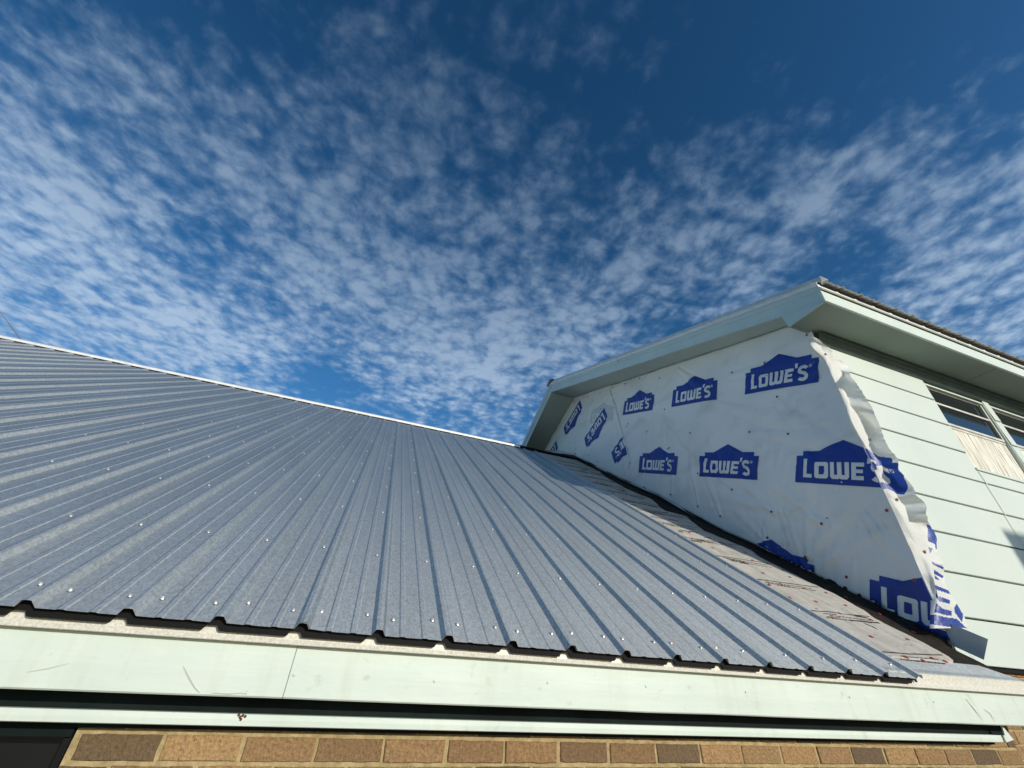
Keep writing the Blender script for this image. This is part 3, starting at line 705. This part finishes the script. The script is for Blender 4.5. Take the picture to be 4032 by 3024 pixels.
part('roof_deck', bm, M['dark_wood'], GW)
def zb(y): return 2.935 + PU * (y - 1.956) if y <= YA else 2.935 + PU * (2 * YA - y - 1.956)
YFAR = 11.9
def rake_strip(bm, t0, t1, d0, d1, y0=1.5865):
    """board following the flare; t0,t1 = offsets from the rake plane"""
    for seg in ([y0, 1.75, 1.956, 3.2, 4.4, 5.6, YA], [YA, 8.4, 10, YFAR]):
        rows = []
        for y in seg:
            lo = zb(y) + d0
            if d0 < .01 and y < 1.956: lo = max(lo, ZF)
            hi = zb(y) + d1; x = XK(y)
            rows.append([(x + t0, y, lo), (x + t0, y, hi), (x + t1, y, hi), (x + t1, y, lo), (x + t0, y, lo)])
        extr(bm, None, rows)
        for r_, rev in ((rows[0], 0), (rows[-1], 1)):
            f = bm.faces.new([bm.verts.new(p) for p in (r_[:4] if rev else r_[:4][::-1])])
    bmesh.ops.remove_doubles(bm, verts=bm.verts, dist=1e-5); bmesh.ops.recalc_face_normals(bm, faces=bm.faces)
bm = bmesh.new(); rake_strip(bm, 0, .02, 0, .128); part('rake_fascia', bm, M['blue_trim'], GW)
bm = bmesh.new(); rake_strip(bm, -.006, .0205, .1285, .190, 1.566); part('rake_trim_board', bm, M['blue_trim'], GW)
bm = bmesh.new(); prism(bm, [(3.3187, 1.5862, ZF - .002), (3.3185, 1.937, ZF - .004), (3.3185, 1.960, 2.934), (3.3185, 1.72, 2.842)], (.018, 0, 0))
o = part('soffit_return', bm, M['blue_trim'], GW); o['label'] = 'triangular end board closing the eave box at the near corner'
bm = bmesh.new(); box(bm, (3.337, 1.915, ZF), (3.585, 1.937, 2.95)); part('return_back', bm, M['soffit'], GW)
bm = bmesh.new(); rake_strip(bm, -.013, -.009, .189, .222, 1.535); part('rake_drip', bm, M['cap_metal'], GW)
bm = bmesh.new()
ys = [1.525, 2.6, 3.4, 4.2, 5.2, YA, 8, 9.5, 11.9]
rows = []
for y in ys:
    z = zb(y) + .222; wv = .010 * nz(y * 1.1, 2); x = XK(y)
    rows.append([(x - .011, y, z), (x - .017, y, z + .013), (x - .017, y, z + .054 + wv), (x + .0, y, z + .066 + wv), (x + .09, y, z + .062)])
extr(bm, None, rows); solid(part('rake_trim', bm, M['flash'], GW), .002)
bm = bmesh.new(); y_ = 4.45; x_ = XK(y_)
prism(bm, [(x_ - .0075, y_, zb(y_) + .130), (x_ - .0075, y_ + .008, zb(y_) + .130), (x_ - .0075, y_ + .008, zb(y_) + .188), (x_ - .0075, y_, zb(y_) + .188)], (.001, 0, 0)); part('board_joint', bm, M['dark_wood'], GW)
def zw(y): return 3.214 + .384 * (y - 2.654) if y <= 6.72 else 4.775 - .384 * (y - 6.72)
bm = bmesh.new()
for seg in ([1.94, 2.4, 3.0, 4.0, 5.0, 6.0, 6.72], [6.75, 7.5, 8.3, 9.2, 11.8]):
    rows = [[(XK(y) + .018, y, zb(y) + .006), (XW + .03, y, zw(y) + .004)] for y in seg]
    extr(bm, None, rows)
solid(part('rake_soffit', bm, M['soffit2'], GW), .006, 1)
bm = bmesh.new(); prism(bm, [(XK(YA) + .02, YA - .012, zb(YA) + .01), (XK(YA) + .02, YA - .012, zb(YA) - .03), (XW, 6.715, 4.73), (XW, 6.715, 4.79)], (0, .016, 0)); part('ridge_fin', bm, M['soffit2'], GW)
bm = bmesh.new()
rows = [[(x, YA - .17, zb(YA) + .225), (x, YA, zb(YA) + .315), (x, YA + .17, zb(YA) + .225)] for x in (XK(YA) - .05, 5.0, 9.6)]
extr(bm, None, rows); solid(part('ridge_cap', bm, M['flash'], GW), .003)
bm = bmesh.new(); box(bm, (XK(YA) - .02, YA - .10, zb(YA) + .235), (XK(YA) + .05, YA + .10, zb(YA) + .26)); part('cap_end_block', bm, M['black'], GW)  # black block set in the hollow end of the cap

# ---- gable wall sheathing behind the wrap
bm = bmesh.new()
prism(bm, [(XW + .006, YS, GZ), (XW + .006, YS, 2.80), (XW + .006, 2.05, 2.97), (XW + .006, 6.72, 4.77), (XW + .006, 11.5, 2.93), (XW + .006, 11.5, GZ)], (.09, 0, 0))
part('gable_sheathing', bm, M['dark_wood'], GW)

# ---- house wrap
CREASE = [  # y0,z0 -> y1,z1, width, height : ridges pulled by the nails
 (3.66,3.50,3.30,2.95,.05,.010),(3.66,3.50,4.35,3.15,.05,.006),(4.09,3.07,4.30,2.1,.05,.007),(4.12,3.0,3.55,2.0,.05,.007),(3.66,2.5,3.35,1.9,.05,.007),(3.66,2.5,3.9,1.75,.05,.006),
 (2.85,2.15,2.1,1.72,.06,.009),(3.2,2.7,2.3,1.95,.07,.008),(2.84,1.30,3.3,2.0,.07,.011),(2.84,1.32,3.6,1.75,.06,.008),(2.43,1.10,3.0,1.9,.07,.010),(2.40,1.10,3.15,1.5,.05,.007),
 (3.24,1.64,3.9,2.6,.05,.007),(3.47,1.43,3.6,2.2,.05,.008),(3.77,1.62,3.75,2.4,.04,.007),(4.19,1.88,4.0,2.5,.04,.006),(4.49,2.9,4.6,2.3,.04,.006),(4.49,2.9,4.8,3.9,.03,.004),
 (5.8,4.1,6.0,3.1,.06,.007),(6.4,4.2,6.6,3.5,.06,.007),(5.3,3.9,5.1,2.8,.06,.010),(2.45,2.3,2.0,1.3,.08,.007),(2.66,.88,2.1,1.25,.06,.010),(2.66,.88,2.25,1.9,.06,.007),(1.95,2.4,3.0,2.5,.10,.006),
 (2.05,.95,2.6,.82,.05,.008),(2.1,1.1,1.95,.65,.05,.008),(3.0,1.05,3.3,1.5,.04,.006),(4.9,4.0,5.3,4.15,.05,.008),(2.9,2.9,2.0,2.55,.06,.006)]
_r = random.Random(21)
for _i in range(46):
    _y = _r.uniform(1.95, 6.6); _z = _r.uniform(lerp(WRB, _y) + .1, min(4.6, lerp(WRB, _y) + 2.2)); _a = _r.gauss(math.radians(-62), .45); _l = _r.uniform(.35, 1.0)
    CREASE.append((_y, _z, _y + math.cos(_a) * _l, _z + math.sin(_a) * _l, _r.uniform(.03, .06), _r.uniform(.003, .007)))
def wrap_h(y, z):
    h = .014 + .012 * nz(y * 1.1, z * 1.1, 1) + .009 * nz(y * 3.1, z * 2.3, 5) + .0030 * nz(y * 9, z * 8, 9)
    for (a, b, c, d, w_, amp) in CREASE:
        dy, dz = c - a, d - b; L2 = dy * dy + dz * dz; t = ((y - a) * dy + (z - b) * dz) / L2
        if t < -.05 or t > 1.05: continue
        t = min(1, max(0, t)); px, pz = a + dy * t - y, b + dz * t - z; dist = math.sqrt(px * px + pz * pz)
        ww = w_ * (.4 + .8 * t); amp_ = amp * 1.35
        if dist < ww * 2: h += amp_ * (1 - .55 * t) * math.cos(math.pi * dist / (2 * ww)) * .9 + amp * .25 * (1 - t)
    # vertical pucker lines near the foot of the sheet
    fz = z - lerp(WRB, y)
    if fz < .7: h += .006 * (1 - fz / .7) * abs(nz(y * 11 + z * 2.5, z * .8, 3)) * 2
    return h
def seam_y(z):      # left sheet starts beyond this line
    T = [(2.45, 5.15), (2.606, 4.955), (3.0, 5.055), (3.5, 5.18), (4.05, 5.316), (4.6, 5.45)]
    return lerp(T, z)
def wx(y, z):
    b = XW - wrap_h(y, z)
    sy = seam_y(z)
    if y > sy: b -= .010 * min(1, (y - sy) / .02) if False else .008
    if y > 7.2: b -= 0
    return b
U0, U1 = 1.900, 8.6
def wall_top(y): return min(zw(y) - .002 - .012 * abs(nz(y * 3, 1)), 9)
bm = bmesh.new(); NYs = 420; cols = []
for i in range(NYs + 1):
    y = U0 + (U1 - U0) * (i / NYs) ** 1.25
    zlo = lerp(WRB, y) - .004 + .004 * nz(y * 6, 2); zhi = wall_top(y) if y > 2.0 else 2.86
    col = []
    for j in range(91):
        z = zlo + (zhi - zlo) * j / 90
        col.append(bm.verts.new((wx(y, z), y, z)))
    cols.append(col)
for a, b in zip(cols[:-1], cols[1:]):
    for j in range(90): bm.faces.new((a[j], a[j+1], b[j+1], b[j]))
for f in bm.faces: f.smooth = True
# printed logos. local frame: a along the base line, b up; metres
BW_, BH = .81, .240
HOUSE = [(0, 0), (.81, 0), (.81, .240), (.745, .240), (.745, .281), (.605, .281), (.405, .371), (.205, .281), (.065, .281), (.065, .240), (0, .240)]
def rrect(x0, y0, x1, y1, r, n=4):
    P = []
    for cx, cy, a0 in ((x1 - r, y0 + r, -90), (x1 - r, y1 - r, 0), (x0 + r, y1 - r, 90), (x0 + r, y0 + r, 180)):
        for k in range(n + 1):
            t = math.radians(a0 + 90 * k / n); P.append((cx + r * math.cos(t), cy + r * math.sin(t)))
    return P
def strip(pts, w_):
    """thick polyline -> polygons"""
    out_ = []
    L_, R_ = [], []
    for i, p in enumerate(pts):
        a = Vector(pts[max(0, i - 1)]); b = Vector(pts[min(len(pts) - 1, i + 1)]); d = (b - a).normalized(); n = Vector((-d.y, d.x)) * w_ / 2
        L_.append(tuple(Vector(p) + n)); R_.append(tuple(Vector(p) - n))
    for i in range(len(pts) - 1): out_.append([L_[i], R_[i], R_[i+1], L_[i+1]])
    return out_
LET = []   # (outer, [holes])
LET.append(([(.078, .046), (.156, .046), (.156, .078), (.112, .078), (.112, .212), (.078, .212)], []))                    # L
LET.append((rrect(.176, .046, .290, .185, .018), [rrect(.210, .080, .256, .152, .008)]))                                   # O
LET.append(([(.306, .185), (.306, .066), (.322, .046), (.370, .046), (.382, .053), (.394, .046), (.442, .046), (.458, .066), (.458, .185), (.424, .185), (.424, .080), (.401, .080), (.401, .185), (.364, .185), (.364, .080), (.340, .080), (.340, .185)], []))   # W
LET.append(([(.474, .046), (.566, .046), (.566, .078), (.508, .078), (.508, .101), (.558, .101), (.558, .130), (.508, .130), (.508, .153), (.566, .153), (.566, .185), (.474, .185)], []))  # E
LET.append(([(.584, .176), (.606, .180), (.620, .222), (.588, .222)], []))                                                 # apostrophe
sp_ = []
for t in range(13): a = math.radians(20 + 200 * t / 12); sp_.append((.664 + .037 * math.cos(a), .150 + .030 * math.sin(a)))
sp_ += [(.640, .128), (.664, .119), (.690, .108)]
for t in range(13): a = math.radians(50 - 200 * t / 12); sp_.append((.664 + .038 * math.cos(a), .082 + .030 * math.sin(a)))
for q_ in strip(sp_, .033): LET.append((q_, []))
ring = [(.734 + .014 * math.cos(t * math.pi / 6), .176 + .014 * math.sin(t * math.pi / 6)) for t in range(13)]
for q_ in strip(ring, .004): LET.append((q_, []))
LET.append(([(.729, .168), (.733, .168), (.733, .185), (.729, .185)], [])); LET.append(([(.733, .181), (.740, .181), (.740, .185), (.733, .185)], [])); LET.append(([(.735, .176), (.741, .168), (.737, .168), (.731, .176)], []))
def decal(bm, outer, holes, org, e, n, mi, off, clip):
    tri = tessellate_polygon([[Vector((x, y, 0)) for x, y in outer]] + [[Vector((x, y, 0)) for x, y in h] for h in holes])
    pts = list(outer) + [p for h in holes for p in h]
    tb = bmesh.new(); vs = [tb.verts.new((org[0] + e[0] * a + n[0] * b, org[1] + e[1] * a + n[1] * b, 0)) for a, b in pts]   # (u=-y, z)
    for t in tri:
        try: tb.faces.new([vs[i] for i in t])
        except ValueError: pass
    us = [v.co.x for v in tb.verts]; zs = [v.co.y for v in tb.verts]
    G = .02
    for ax, lo_, hi_ in ((0, min(us), max(us)), (1, min(zs), max(zs))):
        k = math.ceil(lo_ / G)
        while k * G < hi_:
            co = (k * G, 0, 0) if ax == 0 else (0, k * G, 0); no = (1, 0, 0) if ax == 0 else (0, 1, 0)
            bmesh.ops.bisect_plane(tb, geom=tb.verts[:] + tb.edges[:] + tb.faces[:], plane_co=co, plane_no=no); k += 1
    for co, no in clip:
        bmesh.ops.bisect_plane(tb, geom=tb.verts[:] + tb.edges[:] + tb.faces[:], plane_co=(*co, 0), plane_no=(*no, 0), clear_outer=True)
    mp = {}
    for f in tb.faces:
        q_ = []
        cen = f.calc_center_median(); cy, cz = -cen.x, cen.y
        if cz < lerp(WRB, cy) + .004 or cz > zw(cy) - .004: continue
        for v in f.verts:
            if v not in mp:
                y, z = -v.co.x, v.co.y; ed = 0.0013 * nz(y * 30, z * 30)
                mp[v] = bm.verts.new((wx(y, z) - off, y, z))
            q_.append(mp[v])
        try: ff = bm.faces.new(q_); ff.material_index = mi; ff.smooth = True
        except ValueError: pass
    tb.free()
E1 = (.9293, -.3695); N1 = (.3695, .9293)
cl_corner = ((-1.905, 0), (1, 0)); 
# main sheet: rows of logos, 4 ft repeat, each row shifted by half
base = (-3.913, 3.024)
slope_seam = Vector((-(5.316 - 4.955), 4.05 - 2.606)).normalized()
seam_n = (slope_seam.y, -slope_seam.x)      # points towards larger u (right)
for r_ in range(-1, 5):
    for k in range(-3, 5):
        ox = base[0] - N1[0] * .914 * r_ + E1[0] * (1.219 * k + (.625 if r_ % 2 else 0)); oz = base[1] - N1[1] * .914 * r_ + E1[1] * (1.219 * k + (.625 if r_ % 2 else 0))
        if r_ == 2: oz += .008
        if ox < -5.3 or ox > -1.95: continue
        cx, cz = -(ox + .3), oz - .05
        if cz > zw(max(cx, 2)) + .5 or cz < lerp(WRB, cx) - .9: continue
        decal(bm, HOUSE, [], (ox, oz), E1, N1, 1, .0055, [cl_corner])
        for o_, h_ in LET: decal(bm, o_, h_, (ox, oz), E1, N1, 0, .0080, [cl_corner])
# flipped sheet to the left of the seam
E2 = (-.9413, -.3375); N2 = (.3375, -.9413)
b2 = (-5.566, 3.897); clip2 = ((-5.135, 3.33), seam_n)
for r_ in range(-1, 3):
    for k in range(-2, 3):
        ox = b2[0] + N2[0] * .914 * r_ + E2[0] * (1.219 * k - .609 * r_); oz = b2[1] + N2[1] * .914 * r_ + E2[1] * (1.219 * k - .609 * r_)
        if ox > -4.3: continue
        if k > 1: continue
        decal(bm, HOUSE, [], (ox, oz), E2, N2, 1, .0055, [clip2])
        for o_, h_ in LET: decal(bm, o_, h_, (ox, oz), E2, N2, 0, .0080, [clip2])
# ghost of a print on the layer underneath
for gk in ((-6.10, 3.83),):
    decal(bm, HOUSE, [], gk, E1, N1, 2, .0020, [])
    for o_, h_ in LET[:4]: decal(bm, o_, h_, gk, E1, N1, 0, .0036, [])
wrap = part('house_wrap', bm, [M['wrap'], M['wrap_blue'], M['wrap_ghost']], GW); solid(wrap, .0008)
# overlap edge of the flipped sheet
bm = bmesh.new(); prev = None; rows = []
for i in range(60):
    z = 2.56 + (4.16 - 2.56) * i / 59; y = seam_y(z); b = XW - wrap_h(y, z)
    rows.append([(b - .012 - .012 * abs(nz(z * 5, 4)), y - .004, z), (b - .016 - .006 * abs(nz(z * 4, 1)), y + .008, z), (b - .0105, y + .05, z)])
extr(bm, None, rows); prnt(link('sheet_edge', bm, M['wrap'], None, True), wrap)
# cap nails on the wrap
NL = [(6.718,4.66),(6.127,4.46),(5.674,4.29),(5.691,3.942),(6.736,3.718),(6.188,3.215),(5.897,2.982),(4.975,2.606),(5.25,4.15),(5.334,4.074),(4.888,4.008),(4.498,3.872),(4.046,3.587),(3.638,3.528),(2.854,2.917),(4.059,3.066),(4.925,3.258),(4.958,3.222),(4.493,2.918),(3.659,2.509),(2.848,2.144),(4.123,2.489),(4.094,2.492),(4.193,1.882),(3.676,1.982),(3.774,1.615),(3.467,1.423),(3.241,1.646),(2.837,1.301),(2.977,1.1),(2.662,.878),(2.443,2.777),(2.445,2.356),(2.457,1.944),(1.952,2.772),(2.431,1.099),(1.938,1.08),(1.953,.614),(2.398,.691)]
dark = mat('dark_nail_cap', (.05, .02, .02), .5); cme2 = cme.copy(); cme2.name = 'cap_nail_dark'; cme2.materials[0] = dark
cme3 = cme.copy(); cme3.name = 'cap_nail_deep'; cme3.materials[0] = mat('deep_red_cap', (.22, .02, .02), .5)
RX = Matrix.Rotation(math.radians(-90), 4, 'Y')
for i, (y, z) in enumerate(NL):
    o = bpy.data.objects.new('cap_nail', cme2 if y > 3.9 else (cme if y < 2.0 else cme3)); sc.collection.objects.link(o)
    o.matrix_world = Matrix.Translation((wx(y, z) - .006, y, z)) @ RX @ Matrix.Scale(1.0, 4); prnt(o, wrap)

# ---- loose flap of wrap round the corner
FL = [[[3.489,1.895,2.673],[3.495,1.88,2.663],[3.472,1.85,2.632]],[[3.461,1.895,2.542],[3.543,1.88,2.558],[3.6,1.85,2.555]],[[3.55,1.895,2.451],[3.602,1.88,2.457],[3.684,1.85,2.462]],[[3.565,1.895,2.335],[3.659,1.88,2.354],[3.766,1.85,2.366]],[[3.562,1.895,2.268],[3.698,1.88,2.298],[3.598,1.788,2.21]],[[3.56,1.895,2.175],[3.616,1.88,2.182],[3.635,1.788,2.131]],[[3.562,1.895,2.058],[3.623,1.88,2.066],[3.659,1.788,2.023]],[[3.557,1.895,1.943],[3.593,1.88,1.944],[3.683,1.788,1.918]],[[3.547,1.895,1.843],[3.699,1.88,1.873],[3.677,1.788,1.82]],[[3.545,1.895,1.745],[3.769,1.88,1.791],[3.673,1.788,1.724]],[[3.559,1.895,1.639],[3.66,1.88,1.654],[3.645,1.788,1.61]],[[3.577,1.895,1.558],[3.657,1.88,1.569],[3.65,1.788,1.529]],[[3.584,1.895,1.471],[3.644,1.88,1.478],[3.691,1.788,1.451]],[[3.588,1.895,1.395],[3.646,1.88,1.4],[3.643,1.788,1.366]],[[3.59,1.895,1.328],[3.707,1.88,1.344],[3.668,1.788,1.305]],[[3.594,1.895,1.25],[3.727,1.88,1.269],[3.707,1.788,1.236]],[[3.586,1.895,1.183],[3.647,1.88,1.189],[3.698,1.788,1.17]],[[3.588,1.895,1.119],[3.677,1.88,1.129],[3.75,1.788,1.115]],[[3.59,1.895,1.045],[3.669,1.88,1.054],[3.699,1.788,1.035]],[[3.597,1.895,0.965],[3.68,1.88,0.974],[3.827,1.86,0.991]],[[3.601,1.895,0.896],[3.675,1.88,0.903],[3.842,1.86,0.922]],[[3.606,1.895,0.803],[3.709,1.88,0.814],[3.772,1.86,0.818]],[[3.622,1.895,0.73],[3.682,1.88,0.735],[3.749,1.86,0.739]],[[3.618,1.895,0.651],[3.641,1.88,0.652],[3.752,1.875,0.663]],[[3.625,1.895,0.59],[3.609,1.88,0.587],[3.716,1.875,0.597]],[[3.556,1.895,0.482],[3.582,1.88,0.483],[3.733,1.875,0.496]],[[3.494,1.895,0.402],[3.572,1.88,0.407],[3.749,1.875,0.422]],[[3.431,1.895,0.322],[3.535,1.88,0.33],[3.734,1.875,0.344]]]
FB = [[(10.9,-0.06),(11.4,0.31),(11.67,0.89),(11.76,1.06),(11.87,1.69),(12.34,1.67),(12.4,2.05),(12.92,1.95),(13.8,2.01),(14.24,1.85),(15.92,1.4),(15.82,0.96),(15.22,-0.0),(15.19,-0.2)],[(18.86,1.83),(19.09,2.2),(21.0,1.97),(20.96,1.84),(20.61,1.85),(20.41,1.42)],[(20.83,1.15),(20.87,1.56),(21.32,1.12)],[(22.0,1.09),(22.44,2.01),(22.66,2.05),(22.24,1.1)],[(22.64,1.16),(23.18,1.91),(23.46,1.88),(22.98,1.12)],[(23.1,1.16),(23.7,1.62),(23.52,1.15)],[(23.94,0.59),(24.36,1.93),(24.6,1.98),(24.14,0.21)],[(24.5,0.35),(24.92,1.66),(25.18,1.5),(24.78,0.23)],[(25.13,0.13),(25.73,1.43),(26.1,1.32),(25.83,0.01)],[(26.01,-0.04),(26.28,1.58),(26.99,1.97),(26.64,-0.14)],[(25.46,1.68),(25.13,2.02),(25.46,2.16),(26.01,1.99),(26.5,1.79),(25.83,1.57)]]
FW = [[(12.74,0.07),(12.68,0.91),(13.05,1.26),(13.6,1.03),(13.39,0.83),(13.19,0.53),(13.67,0.34),(14.24,0.54),(14.59,0.46),(14.76,0.28),(14.53,0.01),(14.41,-0.2),(13.94,-0.2)],[(12.01,-0.03),(12.25,0.3),(12.62,0.19),(12.25,-0.02)]]
def inpoly(p, poly):
    x, y = p; c_ = False; j = len(poly) - 1
    for i in range(len(poly)):
        (xi, yi), (xj, yj) = poly[i], poly[j]
        if (yi > y) != (yj > y) and x < (xj - xi) * (y - yi) / (yj - yi + 1e-12) + xi: c_ = not c_
        j = i
    return c_
def cr(a, b, c_, d, t):
    return 0.5 * ((2 * b) + (c_ - a) * t + (2 * a - 5 * b + 4 * c_ - d) * t * t + (3 * b - a - 3 * c_ + d) * t ** 3)
def frow(v):
    i = min(len(FL) - 2, int(v)); t = v - i
    g_ = lambda k: FL[max(0, min(len(FL) - 1, k))]
    return [cr(*[Vector(g_(i + d)[c_]) for d in (-1, 0, 1, 2)], t) for c_ in range(3)]
bm = bmesh.new(); NV, NS = 520, 26; grid = []
for j in range(NV + 1):
    v = (len(FL) - 1) * j / NV; C_, K_, E_ = frow(v); row = []
    row.append(bm.verts.new((min(C_.x - .004, wx(1.915, C_.z) + .004), 1.914, C_.z)))
    for i in range(NS * 2 + 1):
        s_ = i / NS
        p_ = C_.lerp(K_, s_) if s_ <= 1 else K_.lerp(E_, s_ - 1)
        rag = .010 * nz(v * 4.3, 7) + .006 * nz(v * 13, 2)
        wv = .008 * nz(p_.x * 9, p_.z * 5, 3) + .005 * nz(p_.x * 20, p_.z * 9, 8)
        if s_ > 1.6: p_ = p_ + Vector((rag * (s_ - 1.6) * 2.2, 0, rag * (s_ - 1.6)))
        p_ = p_ + Vector((0, -abs(wv) * (1 if s_ > .15 else s_ / .15) - .004 * math.sin(min(1, s_) * math.pi), 0))
        row.append(bm.verts.new(p_))
    grid.append(row)
for j in range(NV):
    v = (len(FL) - 1) * (j + .5) / NV
    for i in range(NS * 2 + 1):
        f = bm.faces.new((grid[j][i], grid[j][i+1], grid[j+1][i+1], grid[j+1][i])); f.smooth = True
        p_ = (v, (i - .5) / NS)
        if any(inpoly(p_, P) for P in FB): f.material_index = 1
        if any(inpoly(p_, P) for P in FW): f.material_index = 0
        dv, ds = (p_[0] - 13.31) * .05, (p_[1] - 1.38) * .085
        if .0075 < math.hypot(dv, ds) < .0115: f.material_index = 0
flap = prnt(link('loose_flap', bm, [M['flap'], M['flap_blue']]), wrap); flap['label'] = 'torn sunlit edge of wrap folded loosely round the corner'
for (v, s_) in ((10.09, .79), (16.5, .61), (21.16, .6), (1.66, .82)):
    C_, K_, E_ = frow(v); p_ = C_.lerp(K_, s_)
    o = bpy.data.objects.new('cap_nail', cme); sc.collection.objects.link(o); o.matrix_world = Matrix.Translation(p_ + Vector((0, -.011, 0))) @ Matrix.Rotation(math.radians(90), 4, 'X') @ Matrix.Rotation(.3, 4, 'Y'); prnt(o, wrap)

# ---- wall flashing at the foot of the gable wall
bm = bmesh.new(); rows = []
for i in range(100):
    y = 1.93 + (8.4 - 1.93) * (i / 99) ** 1.2; zb_ = lerp(FLB, y); zt = lerp(WRB, y) + .05
    wv = .004 * nz(y * 3, 5)
    rows.append([(XW - .018 + wv, y, zb_ - .003), (XW - .012 + wv, y, zb_), (XW - .0085 + wv * .5, y, (zb_ + zt) / 2), (XW - .004, y, zt)])
extr(bm, None, rows)
prism(bm, [(XW - .0118, 1.722, .272), (XW - .012, 1.789, .170), (XW - .012, 1.93, .252), (XW - .004, 1.93, .385), (XW - .006, 1.85, .345)], (.0015, 0, 0))
o = part('wall_flashing', bm, M['flash'], GW); solid(o, .0012)
bm = bmesh.new(); prism(bm, [(3.59, 1.87, .26), (3.60, 1.87, .22), (3.69, 1.88, .155), (3.66, 1.88, .20)], (0, .002, 0)); prnt(link('torn_scrap', bm, M['flap']), wrap)
# black gap beneath the siding
bm = bmesh.new(); box(bm, (3.50, 1.935, .126), (9.6, 1.958, .1455)); part('siding_gap', bm, M['black'], GW)

# ================================================================= guy wire
p0 = Vector((-6.93, 9.0, 4.52)); p1 = Vector((-12.5, 9.0, 9.0)); bm = bmesh.new()
d = (p1 - p0); Lw = d.length; mt = Matrix.Translation((p0 + p1) / 2) @ d.to_track_quat('Z', 'Y').to_matrix().to_4x4()
bmesh.ops.create_cone(bm, cap_ends=True, segments=8, radius1=.009, radius2=.009, depth=Lw, matrix=mt)
o = link('guy_wire', bm, M['wire'], None, True); o['label'] = 'thin dark wire rising into the sky above the left end of the metal ridge'; o['category'] = 'cable'
bm = bmesh.new(); bmesh.ops.create_cone(bm, cap_ends=True, segments=10, radius1=.05, radius2=.04, depth=9.0 - GZ + .3, matrix=Matrix.Translation((-12.5, 9.0, (9.3 + GZ) / 2)))
o = link('antenna_mast', bm, M['wire'], None, True); o['label'] = 'slim grey mast holding the upper end of the wire, beyond the left edge'; o['category'] = 'mast'

# ================================================================= unseen shed added behind the viewer to cast the shadow on the siding
SH = empty('unseen_shade_shed', (9.5, -4.0, GZ), 'unseen board shed added behind the viewer to shade the siding', 'shed')
bm = bmesh.new()
for i in range(24): box(bm, (7.78 + i * .21, -4.8 + .001 * (i % 2), GZ), (7.985 + i * .21, -3.0 - .004 * (i % 2), 2.75))
part('unseen_shed_wall', bm, M['shed'], SH)
bm = bmesh.new(); prism(bm, [(7.72, -4.97, 2.70), (7.72, -2.9, 2.70), (7.72, -2.9, 2.74), (7.72, -4.97, 3.51)], (5.4, 0, 0)); part('unseen_shed_roof', bm, M['flash'], SH)
